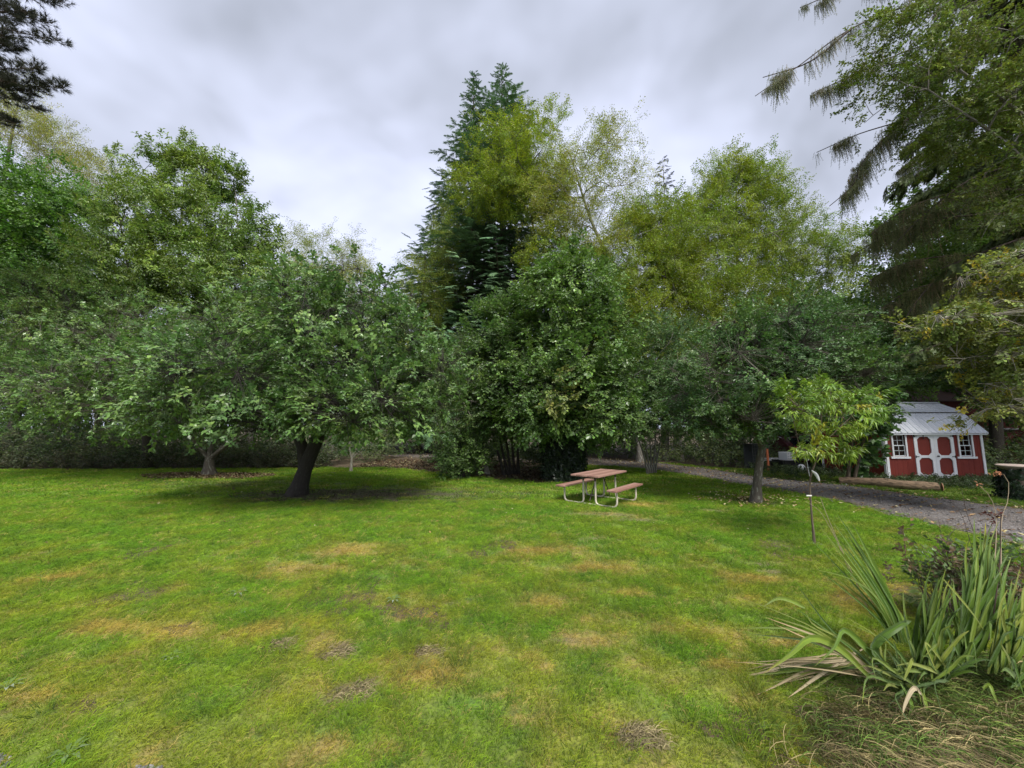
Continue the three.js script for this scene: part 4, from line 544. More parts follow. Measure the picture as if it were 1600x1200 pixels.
broadTree({ name: 'maple_tree', seed: 406, label: 'dark green maple hanging in layers below the spruce on the right', trunks: [stem([[1560, 740, 19, 0.25], [1550, 560, 19, 0.2], [1530, 400, 19, 0.12], [1510, 300, 19, 0.04]])], lobes: [[1490, 400, 17.8, 90, 48, 2.6], [1440, 450, 17.6, 70, 40, 2.2], [1540, 340, 17.8, 80, 50, 2.6], [1580, 440, 17.5, 80, 60, 2.6], [1500, 500, 17.4, 110, 50, 2.8], [1430, 340, 18.2, 50, 36, 2], [1620, 340, 18, 80, 90, 3]], n: 3800, limbs: 110, minY: 3, spray: SP.maple, mat: LM.soft, bark: bark.dark, colors: [[0.065, 0.125, 0.026], [0.115, 0.17, 0.034]], bShare: 0.35, gapT: -0.25, gapF: 0.5, seg: 0.7, reach: 1.7, scale: 0.85 });
broadTree({ name: 'understorey_tree', seed: 407, label: 'leafy understorey tree behind the driveway apple tree', trunks: [stem([[1290, 730, 19, 0.14], [1290, 620, 19, 0.11], [1285, 520, 19, 0.05]])], lobes: [[1285, 520, 18.6, 66, 50, 2.2], [1345, 560, 18.6, 56, 52, 2], [1230, 560, 18.4, 60, 50, 2], [1390, 590, 18.6, 40, 46, 1.7], [1310, 600, 18.2, 90, 50, 2.4]], n: 2600, limbs: 80, minY: 1.8, spray: SP.laurel, mat: LM.gloss, bark: bark.dark, colors: [[0.045, 0.095, 0.028], [0.085, 0.145, 0.035]], bShare: 0.35, gapT: -0.35, scale: 1.1 });
// --- the great spruce on the right with hanging branches
{
  const d = 12.6, base = at(1720, 700, d).setY(0), t = thing('spruce_tree', 'great spruce at the right edge with drooping tasselled branches against the sky', 'tree', base.toArray()), ts = new TubeSet(), mats = [], cols = [], mats2 = [], cols2 = [], r = mulberry(501);
  const P = (px, py, dd) => at(px, py, dd).sub(base);
  ts.tube([V(0, -0.2, 0), V(0, 4, 0), V(-0.1, 12, 0), V(-0.1, 24, 0)], [0.5, 0.42, 0.34, 0.18], 14);
  const limbs = [ // picture places of limbs that show against the sky, with how far off they hang
    [[[1720, -10, 12.6], [1440, 5, 12], [1330, 45, 11.6], [1245, 105, 11.4], [1180, 150, 11.3]], 1], [[[1330, 45, 11.6], [1262, 98, 11.5], [1192, 121, 11.5]], 0.5], [[[1720, 60, 12.6], [1450, 70, 12.2], [1340, 115, 12], [1268, 146, 11.9]], 1],
    [[[1720, 150, 12.6], [1480, 160, 12.3], [1410, 188, 12.2], [1340, 210, 12.2], [1276, 238, 12.2]], 1], [[[1720, 130, 12.6], [1470, 160, 12], [1395, 205, 11.7], [1350, 250, 11.6], [1330, 292, 11.5], [1296, 322, 11.5]], 1], [[[1720, 200, 12.6], [1500, 215, 12.8], [1440, 240, 13], [1400, 270, 13]], 0.8],
    [[[1720, 330, 12.6], [1480, 340, 12.6], [1400, 360, 12.6], [1330, 400, 12.7]], 1.2], [[[1720, 420, 12.6], [1480, 400, 13.2], [1390, 420, 13.5], [1345, 450, 13.6]], 1.3], [[[1720, -60, 12.6], [1440, -40, 11.6], [1330, -20, 11.2], [1250, 12, 11]], 1], [[[1720, -130, 12.6], [1450, -110, 11.8], [1340, -70, 11.4], [1262, -35, 11.2]], 1], [[[1720, 30, 12.6], [1560, 40, 11.8], [1480, 90, 11], [1400, 150, 10.6]], 0.9], [[[1720, 250, 12.6], [1540, 270, 12.2], [1450, 330, 12], [1390, 390, 12]], 1.1], [[[1720, 470, 12.8], [1500, 440, 13.3], [1420, 455, 13.6], [1352, 505, 13.8]], 1.3], [[[1720, 380, 12.6], [1520, 400, 12.9], [1450, 450, 13.1], [1400, 520, 13.2]], 1.3], [[[1720, 300, 12.6], [1500, 300, 12.4], [1410, 330, 12.3], [1350, 375, 12.3]], 1.1],
  ];
  for (let k = 0; k < 124; k++) { const h = 6.2 + 15.5 * r(), az = r() * 6.283; if (Math.cos(az) < -0.7 && h > 8 && h < 15.5 && r() < 0.3) continue; const L = 6.8 * (1 - h / 30) * (0.7 + 0.5 * r()), D = V(Math.cos(az), 0, Math.sin(az)); limbs.push([null, 1, [0, 0.33, 0.66, 1].map((q) => V(-0.1, h, 0).addScaledVector(D, L * q).add(V(0, L * (-0.3 * q - 0.05 * q * q), 0)))]); }
  for (const [pts, w, own] of limbs) {
    const c = new THREE.CatmullRomCurve3(own ?? pts.map((p) => P(...p))), L = c.getLength(), n = Math.ceil(L / 0.35), Q = c.getSpacedPoints(n);
    ts.tube(Q, Q.map((_, k) => lerp(own ? 0.07 : 0.065 * Math.sqrt(w), 0.012, Math.pow(k / n, 0.7))), 5);
    const m = Math.round(L * (own ? 9 : 20));
    for (let k = 0; k < m; k++) {
      const q = lerp(own ? 0.1 : 0.12, 1, (k + r()) / m), p = c.getPoint(q), tan = c.getTangent(q), side = V(-tan.z, 0, tan.x).normalize(), off = (r() - 0.5) * 1.1 * (1.15 - q);
      if (N3(p.x * 1.3 + base.x, p.y * 1.3, p.z * 1.3) < (own ? -0.35 : -0.02)) continue;
      for (let e = 0; e < (own ? 3 : 0); e++) { const sd = r() < 0.5 ? 1 : -1, b = 0.7 + 0.6 * r(); mats2.push(orient(p.clone().add(V((r() - 0.5) * 0.4, -0.15 * r(), (r() - 0.5) * 0.4)), tan.clone().multiplyScalar(0.6).addScaledVector(side, sd * 0.8).add(V(0, -0.5 - 0.9 * r(), 0)), V((r() - 0.5) * 1.4, 1, (r() - 0.5) * 1.4), 0.38 + 0.4 * r(), sd)); cols2.push(mix3([0.075, 0.115, 0.036], [0.14, 0.175, 0.058], r()).map((x) => x * b)); }
      p.addScaledVector(side, off).add(V(0, -0.12 * Math.abs(off), 0));
      mats.push(orient(p, tan.clone().setY(0).add(V((r() - 0.5) * 0.9, 0, (r() - 0.5) * 0.9)), UPV, (0.45 + 0.8 * r() * r() + 0.35 * Math.max(0, N3(p.x * 2.2, p.y, p.z * 2.2))) * (q > 0.9 ? 0.6 : 1) * (w > 1.05 ? 1.35 : 1))); const b = 0.75 + 0.5 * r(), dead = r() < (w > 1.05 ? 0.25 : 0.14); cols.push((dead ? [0.17, 0.16, 0.085] : mix3([0.07, 0.1, 0.032], [0.12, 0.15, 0.05], r())).map((x) => x * b));
    }
  }
  part('trunk', ts.geom(), bark.fir, t); copies('crown', SP.hang, LM.needle, mats, cols, t); copies('needles', SP.firFine, LM.needle, mats2, cols2, t); leafTotal += mats.length + mats2.length;
}
// --- pine whose branch ends reach in at the top left
{
  const base = at(-330, 700, 13).setY(0), t = thing('pine_tree', 'pine reaching dark needle clusters into the top left corner', 'tree', base.toArray()), ts = new TubeSet(), mats = [], cols = [], r = mulberry(502);
  ts.tube([V(0, -0.2, 0), V(0.1, 8, 0), V(0.2, 16, 0), V(0.2, 25, 0)], [0.4, 0.34, 0.26, 0.1], 12);
  const ends = [[100, 8, 12.4], [70, -30, 12], [95, 68, 12.2], [100, 140, 12.3], [60, 110, 12], [40, 20, 11.8], [80, 40, 12.6], [30, 75, 12.6], [55, 150, 12.6], [20, 130, 12], [5, 60, 11.7], [-40, 100, 12], [-60, 10, 12], [60, -80, 12], [-20, 160, 12.6], [62, 172, 12.6], [20, 195, 12.8], [-30, 215, 12.8]];
  for (const [px, py, d] of ends) {
    const e = at(px, py, d).sub(base), s = V(0.15, Math.max(7, e.y + 0.6 + r()), 0), c = new THREE.CatmullRomCurve3([s, s.clone().lerp(e, 0.5).add(V(0, 0.35, (r() - 0.5))), e.clone().add(V(0, 0.1, 0))]), Q = c.getSpacedPoints(18);
    ts.tube(Q, Q.map((_, k) => lerp(0.06, 0.008, k / 18)), 5);
    for (let k = 0; k < 115; k++) { const q = 0.45 + 0.56 * Math.pow(r(), 0.7), p = c.getPoint(Math.min(q, 1)), tw = V(r() - 0.5, (r() - 0.4) * 0.6, r() - 0.5).multiplyScalar(1.5 * (1.2 - q)), z = p.clone().add(tw); if (k % 2) ts.tube([p, z], [0.008, 0.005], 3); mats.push(orient(z, tw.clone().normalize().add(V(0.4, 0.5, 0)), UPV, 0.8 + 0.5 * r())); const b = 0.7 + 0.5 * r(); cols.push([0.04 * b, 0.046 * b, 0.03 * b]); }
  }
  part('trunk', ts.geom(), bark.fir, t); copies('crown', SP.pine, LM.needle, mats, cols, t);
}
// --- the wood behind: single trees, then the mass of undergrowth between them
{
  const list = [ // picture x, depth, height m, crown half width m, kind, label
    [-230, 30, 20, 4.5, 0, 'tree of the wood outside the left edge'], [150, 31, 14, 4.5, 0, 'dark woodland tree behind the tall cherry'], [330, 34, 13, 4.5, 0, 'dark woodland tree between the two cherries'], [440, 38, 13, 4.5, 0, 'dark woodland tree behind the grey green alder'], [590, 40, 11, 4.5, 1, 'low woodland tree in the gap left of the firs'], [725, 36, 13, 4, 0, 'dark woodland tree low behind the hazel bush'], [860, 33, 13, 4.2, 1, 'woodland tree directly behind the ivy clad tree'], [945, 34, 16, 4.5, 1, 'woodland tree behind the thin topped alder'], [1110, 36, 15, 4.8, 1, 'woodland tree low behind the highest alder'],
    [1195, 33, 13, 4.6, 0, 'dark woodland tree low behind the driveway apple tree'], [1310, 32, 15, 4.5, 1, 'woodland tree left of the hanging spruce branches'], [1390, 30, 17, 4.8, 0, 'dark woodland tree behind the shed roof'], [1480, 33, 18, 5, 0, 'dark woodland tree behind the red barn'], [1600, 30, 19, 5, 0, 'dark woodland tree at the right edge behind the barn'], [1750, 28, 20, 5, 0, 'tree of the wood outside the right edge'], [1650, 19, 24, 3.6, 0, 'tall dark woodland tree closing the sky at the upper right edge'], [1555, 25, 21, 4.2, 0, 'tall dark woodland tree behind the spruce boughs at the right'], [40, 34, 19, 5, 0, 'dark woodland tree behind the maple on the left'],
  ];
  list.forEach(([px, d, h, w, kind, label], k) => {
    const b = at(px, 668, d), X = b.x, q = 600 / d, cy = (m) => 668 - (m - EYE) * q;
    broadTree({ name: 'woodland_tree', seed: 600 + k, label, group: 'trees of the wood behind', trunks: [[[X, 0, -d, 0.24], [X + 0.2, h * 0.4, -d, 0.18], [X, h * 0.8, -d, 0.05]]], lobes: [[px, cy(h * 0.55), d, w * q, h * 0.3 * q, w], [px - w * q * 0.4, cy(h * 0.4), d - 1, w * q * 0.8, h * 0.25 * q, w * 0.8], [px + w * q * 0.4, cy(h * 0.42), d - 1, w * q * 0.8, h * 0.26 * q, w * 0.8], [px, cy(h * 0.82), d, w * q * 0.55, h * 0.18 * q, w * 0.6], [px, cy(h * 0.2), d - 1.5, w * q, h * 0.16 * q, w]],
      n: 1500, limbs: 50, minY: 1.2, seg: 1.2, reach: 3, spray: SP.forest, bark: bark.dark, colors: kind ? [[0.075, 0.12, 0.025], [0.13, 0.165, 0.03]] : [[0.03, 0.068, 0.022], [0.06, 0.105, 0.028]], gapT: -0.35, gapF: 0.35, tip: 0.015 });
  });
}
function thicket(name, label, seed, count, place, spray, mat, colors, scale = 1) {
  const r = mulberry(seed), mats = [], cols = [];
  for (let k = 0; k < count; k++) { const [x, z, h] = place(r), y = h * Math.pow(r(), 0.8), p = V(x, hgt(x, z) + 0.03 + y, z), g = r() * 6.283; mats.push(orient(p, V(Math.cos(g), 0.3 + 0.8 * r(), Math.sin(g)), V((r() - 0.5), 1, (r() - 0.5) + 0.3), scale * (0.7 + 0.6 * r()))); const b = 0.75 + 0.5 * r(); cols.push(mix3(colors[0], colors[1], clamp(0.4 + 0.7 * N2(x * 0.5, z * 0.5 + y) + 0.3 * (r() - 0.5), 0, 1)).map((v) => v * b)); }
  const o = copies(name, spray, mat, mats, cols); tag(o, label, 'undergrowth'); o.userData.kind = 'stuff'; leafTotal += mats.length; return o;
}
thicket('undergrowth', 'dark tangled undergrowth below the wood behind lawn and driveway', 701, 9000, (r) => { const x = -34 + 66 * r(); let z = lawnEnd(x) - 0.3 - 7 * Math.pow(r(), 1.4); if (x > -9 && x < 4) z -= x > -7.2 && x < -4.6 ? 8.5 : 2.6 + 0.8 * N2(x, 3); else if (x >= 4 && x < 10) z = poly([[4, -26], [6.5, -23.6], [8.5, -20.5], [10, -17.5]], x) - 0.4 - 6 * r(); const h = 0.6 + 1.7 * clamp(0.6 + N2(x * 0.35, z * 0.3), 0.1, 1.3) * smoothstep(lawnEnd(x) - z, 0, 2.5); return [x, z - (x > 13 && x < 22 ? 1.2 : 0), h]; }, SP.bramble, LM.soft, [[0.075, 0.13, 0.038], [0.145, 0.195, 0.055]]);
thicket('bramble_thicket', 'dry bramble and fern bank at the left lawn edge', 702, 2600, (r) => { const x = -33 + 24 * r(), z = lawnEnd(x) + 0.3 - 2.6 * r(), h = 0.25 + (lawnEnd(x) - z + 0.5) * 0.5 * clamp(0.8 + N2(x * 0.6, z), 0.2, 1.4); return [x, z, Math.max(h, 0.15)]; }, SP.bramble, LM.soft, [[0.06, 0.085, 0.03], [0.12, 0.115, 0.055]], 0.8);
thicket('low_weeds', 'low weeds along the foot of the shed and the verge of the driveway', 703, 1500, (r) => { const k = r(); if (k < 0.55) return [12.6 + 8 * r(), -12.2 - 1.9 * Math.pow(r(), 0.7), 0.1]; if (k < 0.8) return [17.6 + 5 * r(), -12.5 - 6 * r(), 0.2 + 0.9 * r()]; return [10.5 + 3.2 * r(), -14.6 - 4 * r(), 0.2]; }, SP.bramble, LM.soft, [[0.045, 0.085, 0.02], [0.085, 0.13, 0.03]], 0.5);

// ---------------------------------------------------------------- built things
const woodTex = (base, dark, seed) => colorTex(128, 512, (u, v) => { const n = tile4(u + seed, v, 22, 2.2) * 0.5 + tile4(u, v + seed, 60, 6) * 0.3 + tile4(u, v, 6, 6) * 0.3; return mix3(base, dark, clamp(0.4 + 0.6 * n, 0, 1)); });
const MAT = {
  red: new THREE.MeshStandardMaterial({ map: rep(colorTex(256, 512, (u, v) => { const n = tile4(u, v, 40, 5) * 0.4 + tile4(u, v, 120, 20) * 0.3, f = tile4(u, v, 5, 4) + 0.5 * tile4(u, v, 14, 9), c = mix3([0.19, 0.022, 0.01], [0.13, 0.014, 0.008], clamp(0.4 + 0.55 * n + 0.3 * f, 0, 1)); return mix3(c, [0.085, 0.055, 0.035], 0.75 * smoothstep(0.15 + 0.035 * f - v, 0, 0.12)); }), 0.5, 0.5), roughness: 0.75 }),
  barn: new THREE.MeshStandardMaterial({ map: woodTex([0.11, 0.017, 0.01], [0.055, 0.01, 0.007], 0.3), roughness: 0.9 }),
  white: new THREE.MeshStandardMaterial({ map: colorTex(128, 128, (u, v) => { const n = tile4(u, v, 5, 5) * 0.5 + tile4(u, v, 22, 22) * 0.3; const k = 0.74 + 0.07 * n; return [k * 0.97, k * 0.985, k]; }), roughness: 0.6 }),
  metal: new THREE.MeshStandardMaterial({ map: colorTex(256, 256, (u, v) => { const n = tile4(u, v, 4, 4) * 0.6 + tile4(u, v, 20, 20) * 0.25; const k = 0.7 + 0.08 * n; return [k * 0.96, k * 0.99, k * 1.04]; }), roughness: 0.42, metalness: 0.2 }),
  glass: new THREE.MeshPhysicalMaterial({ color: 0xdfe6e8, roughness: 0.05, transmission: 1, thickness: 0 }),
  dark: std({ rgb: [0.012, 0.012, 0.013], roughness: 0.55 }), iron: std({ rgb: [0.02, 0.02, 0.022], roughness: 0.5, metalness: 0.5 }),
  inside: std({ rgb: [0.12, 0.09, 0.06] }),
};
const uvm = (g, s = 1) => { const p = g.attributes.position, n = g.attributes.normal, u = new Float32Array(p.count * 2); for (let k = 0; k < p.count; k++) { const ax = Math.abs(n.getX(k)), ay = Math.abs(n.getY(k)), az = Math.abs(n.getZ(k)); u[k * 2] = (ax > ay && ax > az ? p.getZ(k) : p.getX(k)) * s; u[k * 2 + 1] = (ay > ax && ay > az ? p.getZ(k) : p.getY(k)) * s; } g.setAttribute('uv', new THREE.BufferAttribute(u, 2)); return g; };
const ub = (...a) => uvm(box(...a));
function slab(shape, depth, x, y, z, ry = 0, bevel = 0.003) { const g = new THREE.ExtrudeGeometry(shape, { depth, bevelEnabled: bevel > 0, bevelThickness: bevel, bevelSize: bevel, bevelSegments: 1, curveSegments: 4 }); g.rotateY(ry); g.translate(x, y, z); return uvm(g); }
const shp = (pts, holes = []) => { const s = new THREE.Shape(pts.map((p) => new THREE.Vector2(...p))); for (const h of holes) s.holes.push(new THREE.Path(h.map((p) => new THREE.Vector2(...p)))); return s; };
const octo = (x0, y0, x1, y1, c) => [[x0 + c, y0], [x1 - c, y0], [x1, y0 + c], [x1, y1 - c], [x1 - c, y1], [x0 + c, y1], [x0, y1 - c], [x0, y0 + c]];

{ // ---- the red shed: local x to the right along the front, z towards the camera, floor at y = 0.08
  const W = 3.62, D = 2.95, H = 1.76, F0 = 0.1, t = thing('garden_shed', 'red wooden garden shed with white double doors and a ribbed metal gambrel roof', 'shed', [13.72, 0, -14.3]);
  // walls of grooved boards, each board a piece; the front leaves openings for doors and windows
  const wins = [[0.3, 0.76], [2.74, 3.2]], dx0 = 1.08, dx1 = 2.54, wy0 = 0.9, wy1 = 1.68;
  const wallF = part('front_wall', [ub(W, 0.03, 0.05, W / 2, F0 + 0.015, -0.06)], MAT.red, t);
  const board = (x0, x1, y0, y1, parent, side) => { if (x1 - x0 < 0.01 || y1 - y0 < 0.01) return; const w = x1 - x0 - 0.004; const g = side === undefined ? ub(w, y1 - y0, 0.022, (x0 + x1) / 2, (y0 + y1) / 2, -0.018, 0.003) : ub(0.022, y1 - y0, w, side, (y0 + y1) / 2, -(x0 + x1) / 2, 0.003); part('wall_board', g, MAT.red, parent); };
  part('backing', [ub(dx0 - 0.0, H - F0, 0.01, dx0 / 2, (H + F0) / 2, -0.035)].slice(1).concat([ub(W, 0.06, 0.02, W / 2, H - 0.035, -0.045)]), MAT.red, wallF);
  const nB = 18; for (let k = 0; k < nB; k++) {
    const x0 = (k / nB) * W, x1 = ((k + 1) / nB) * W, cuts = [[dx0, dx1, F0, H - 0.03], ...wins.map((w) => [w[0], w[1], wy0, wy1])];
    let pieces = [[x0, x1, F0 + 0.03, H - 0.01]];
    for (const [a, b, c, e] of cuts) pieces = pieces.flatMap(([p, q, y0, y1]) => { if (q <= a || p >= b) return [[p, q, y0, y1]]; const o = []; if (p < a) o.push([p, a, y0, y1]); if (q > b) o.push([b, q, y0, y1]); const m0 = Math.max(p, a), m1 = Math.min(q, b); if (c > y0) o.push([m0, m1, y0, c]); if (e < y1) o.push([m0, m1, e, y1]); return o; });
    for (const p of pieces) board(...p, wallF);
  }
  const wallL = part('side_wall', [ub(0.03, H - F0, D - 0.04, 0.035, (H + F0) / 2, -D / 2)], MAT.red, t); for (let k = 0; k < 14; k++) board((k / 14) * D + 0.002, ((k + 1) / 14) * D, F0, H, wallL, 0.008);
  const prof = [[0, H], [0.62, 2.5], [D / 2, 2.93], [D - 0.62, 2.5], [D, H]];
  part('gable', [slab(shp(prof.map(([z, y]) => [z, y - 0.03])), 0.03, 0.05, 0, 0, Math.PI / 2)], MAT.red, t);
  part('side_wall', [ub(0.04, H - F0, D - 0.04, W - 0.022, (H + F0) / 2, -D / 2), slab(shp(prof.map(([z, y]) => [z, y - 0.03])), 0.03, W - 0.05, 0, 0, Math.PI / 2)], MAT.red, t);
  part('back_wall', [ub(W - 0.1, H - F0, 0.04, W / 2, (H + F0) / 2, -D + 0.022)], MAT.red, t);
  part('floor', [ub(W - 0.1, 0.05, D - 0.1, W / 2, F0 + 0.06, -D / 2)], MAT.inside, t);
  for (const k of [0.3, 1.3, 2.35]) part('skid', [ub(W - 0.2, F0 + 0.05, 0.12, W / 2, F0 / 2 - 0.03, -0.25 - k)], MAT.dark, t);
  for (const [x, z] of [[0.045, 0.012], [W - 0.045, 0.012]]) part('corner_trim', [ub(0.09, H - F0 - 0.005, 0.024, x, (H + F0) / 2, z)], MAT.white, t);
  for (const [z] of [[-0.045], [-D + 0.06]]) for (const x of [-0.014, W + 0.012]) part('corner_trim', [ub(0.024, H - F0 - 0.005, 0.09, x, (H + F0) / 2, z)], MAT.white, t);
  // roof: four slopes of ribbed sheets, each sheet between two ribs a piece
  const over = 0.13, N = 17, roofW = W + 0.2, step = roofW / N;
  const slopes = [[0.13, H - 0.02, -0.6, 2.5, 'lower'], [-0.56, 2.535, -D / 2, 2.95, 'upper'], [-D + 0.56, 2.535, -D / 2, 2.95, 'upper'], [-D - 0.13, H - 0.02, -D + 0.6, 2.5, 'lower']];
  const roof = part('roof', [ub(roofW - 0.1, 0.03, 0.03, W / 2, 2.86, -D / 2)], MAT.dark, t);
  for (const [z0, y0, z1, y1] of slopes) {
    const L = Math.hypot(z1 - z0, y1 - y0), a = Math.atan2(y1 - y0, z0 - z1), flip = z0 < z1 ? 1 : 0;
    const w = 0.016, sh = shp([[0, 0], [step - 0.045, 0], [step - 0.034, 0.024], [step - 0.012, 0.024], [step - 0.001, 0], [step - 0.001, -0.006], [0, -0.006]]);
    const g0 = new THREE.ExtrudeGeometry(sh, { depth: L, bevelEnabled: false }); uvm(g0);
    for (let k = 0; k < N; k++) { const m = part('roof_panel', g0, MAT.metal, roof); m.position.set(-0.1 + k * step, y1 + 0.012, z1); m.rotation.x = flip ? Math.PI + Math.atan2(y1 - y0, z1 - z0) : Math.atan2(y1 - y0, z0 - z1); if (flip) { m.position.set(-0.1 + k * step, y0 + 0.012, z0); m.rotation.x = -Math.atan2(y1 - y0, z1 - z0); } }
    void a; void w;
  }
  part('ridge_cap', [uvm(box(roofW, 0.012, 0.16, W / 2, 2.992, -D / 2 + 0.07).translate(0, -2.99, D / 2).rotateX(0.25).translate(0, 2.985, -D / 2)), uvm(box(roofW, 0.012, 0.16, 0, 0, 0).translate(W / 2, 0, -0.075).rotateX(-0.25).translate(0, 2.985, -D / 2))], MAT.metal, roof);
  part('break_flashing', [ub(roofW, 0.02, 0.03, W / 2, 2.527, -0.575)], MAT.iron, roof);
  part('eave_trim', [ub(roofW, 0.05, 0.02, W / 2, H - 0.05, 0.105)], MAT.metal, roof);
  for (const x of [-0.07, W + 0.07]) for (const [z0, y0, z1, y1] of slopes) { const L = Math.hypot(z1 - z0, y1 - y0), g = ub(0.03, 0.07, L, 0, 0, 0); g.rotateX(-Math.atan2(y1 - y0, z1 - z0)); g.translate(x, (y0 + y1) / 2 - 0.035, (z0 + z1) / 2); part('rake_trim', g, MAT.white, roof); }
  // double doors: white frame with clipped corners round two red panels each
  const dy0 = F0 + 0.02, dy1 = H - 0.055, dm = (dx0 + dx1) / 2;
  for (const [x0, x1, hx] of [[dx0, dm - 0.005, 1], [dm + 0.005, dx1, -1]]) {
    const w = x1 - x0, h = dy1 - dy0, st = 0.115, mid = h * 0.485, p1 = octo(st, st, w - st, mid - 0.045, 0.1), p2 = octo(st, mid + 0.045, w - st, h - st + 0.02, 0.1);
    const door = part('door', [slab(shp([[0, 0], [w, 0], [w, h], [0, h]], [p1, p2]), 0.026, x0, dy0, -0.012)], MAT.white, t);
    part('panel', [ub(w - 0.02, mid, 0.02, x0 + w / 2, dy0 + mid / 2 + 0.005, -0.03)], MAT.red, door); part('panel', [ub(w - 0.02, h - mid - 0.01, 0.02, x0 + w / 2, dy0 + mid + (h - mid) / 2, -0.0305)], MAT.red, door);
    for (const y of [0.07, mid, h - 0.07]) { const ex = hx > 0 ? x0 + 0.02 : x1 - 0.02; part('hinge', [box(0.035, 0.085, 0.012, ex - hx * 0.008, dy0 + y, 0.022), box(0.1, 0.026, 0.012, ex + hx * 0.055, dy0 + y, 0.0215)], MAT.iron, door); }
    if (hx < 0) part('handle', [new THREE.CylinderGeometry(0.02, 0.022, 0.05, 10).rotateX(Math.PI / 2).translate(x0 + 0.06, dy0 + mid + 0.02, 0.035), new THREE.SphereGeometry(0.028, 10, 8).translate(x0 + 0.06, dy0 + mid + 0.02, 0.065)], MAT.iron, door);
    else part('latch', [box(0.02, 0.2, 0.015, x0 + w * 0.48, dy1 - 0.09, 0.024)], MAT.iron, door);
  }
  part('door_stop', [ub(dx1 - dx0 + 0.04, 0.045, 0.03, dm, H - 0.028, 0.002)], MAT.white, t);
  for (const [x0, x1] of wins) {
    const w = x1 - x0, h = wy1 - wy0, cx = (x0 + x1) / 2, cy = (wy0 + wy1) / 2;
    const win = part('window', [ub(0.06, h + 0.02, 0.028, x0 - 0.022, cy, 0.014), ub(0.06, h + 0.02, 0.028, x1 + 0.022, cy, 0.0141), ub(w + 0.26, 0.075, 0.034, cx, wy0 - 0.045, 0.017), ub(w + 0.14, 0.05, 0.028, cx, wy1 + 0.03, 0.012)], MAT.white, t);
    for (const [y0, y1, z] of [[wy0, cy + 0.015, -0.03], [cy - 0.015, wy1, -0.056]]) {
      part('sash', [ub(0.03, y1 - y0, 0.024, x0 + 0.015, (y0 + y1) / 2, z), ub(0.03, y1 - y0, 0.024, x1 - 0.015, (y0 + y1) / 2, z), ub(w - 0.062, 0.03, 0.022, cx, y0 + 0.015, z), ub(w - 0.062, 0.03, 0.022, cx, y1 - 0.015, z), ub(0.014, y1 - y0 - 0.062, 0.014, cx, (y0 + y1) / 2, z), ub(w / 2 - 0.04, 0.014, 0.013, cx - w / 4 + 0.011, (y0 + y1) / 2, z), ub(w / 2 - 0.04, 0.014, 0.013, cx + w / 4 - 0.011, (y0 + y1) / 2, z)], MAT.white, win);
      for (const sx of [-1, 1]) for (const sy of [0, 1]) { const pw = w / 2 - 0.038, ph = (y1 - y0 - 0.075) / 2; part('pane', new THREE.PlaneGeometry(pw, ph).translate(cx + sx * (pw / 2 + 0.008), y0 + 0.032 + ph / 2 + sy * (ph + 0.012), z - 0.008), MAT.glass, win); }
    }
  }
  // bits lying before the doors
  const wd = new THREE.MeshStandardMaterial({ map: woodTex([0.24, 0.19, 0.13], [0.12, 0.09, 0.06], 0.6), roughness: 0.9 });
  const a = thing('ramp_plank', 'dark weathered plank lying across the foot of the shed doors', 'plank', [15.5, 0, -13.95], 0.04); part('board', [ub(1.75, 0.045, 0.2, 0, 0.1, 0)], new THREE.MeshStandardMaterial({ map: woodTex([0.1, 0.045, 0.035], [0.05, 0.03, 0.022], 0.4), roughness: 0.9 }), a); part('batten', [ub(0.08, 0.08, 0.18, -0.6, 0.038, 0)], MAT.dark, a); part('batten', [ub(0.08, 0.08, 0.18, 0.6, 0.038, 0)], MAT.dark, a);
  const b = thing('loose_board', 'long pale grey board on the grass right of the shed doors', 'plank', [16.35, 0.01, -13.75], -0.06); part('board', [ub(1.3, 0.035, 0.12, 0, 0.06, 0)], wd, b); part('batten', [ub(0.07, 0.045, 0.12, 0.3, 0.02, 0)], wd, b);
  const c = thing('step_block', 'small pale concrete block under the middle of the shed doors', 'block', [15.52, 0, -13.72], 0.1); part('block', [ub(0.22, 0.11, 0.16, 0, 0.055, 0, 0.012)], std({ rgb: [0.4, 0.41, 0.42], roughness: 0.95 }), c);
  const e = thing('fern_frond', 'rust coloured dead fern frond lying left of the shed doors', 'frond', [14.4, 0.03, -13.5], 0.2); { const S = new Spray(9), r = S.r; S.stem(V(-0.4, 0.04, 0), V(0.35, 0.1, 0), 0.006, [0.3, 0.12, 0.05]); for (let k = 0; k < 44; k++) { const q = k / 44, s = k % 2 ? 1 : -1; S.leaf(V(-0.4 + 0.75 * q, 0.04 + 0.06 * q, 0), V(0.3, 0.1 * (r() - 0.5), s), V(0, 1, 0.2 * (r() - 0.5)), 0.16 * Math.sin(0.4 + q * 2.5), 0.03, [0.38 * (0.7 + 0.5 * r()), 0.15, 0.05]); } part('frond', S.geom(), LM.dry, e); }
}
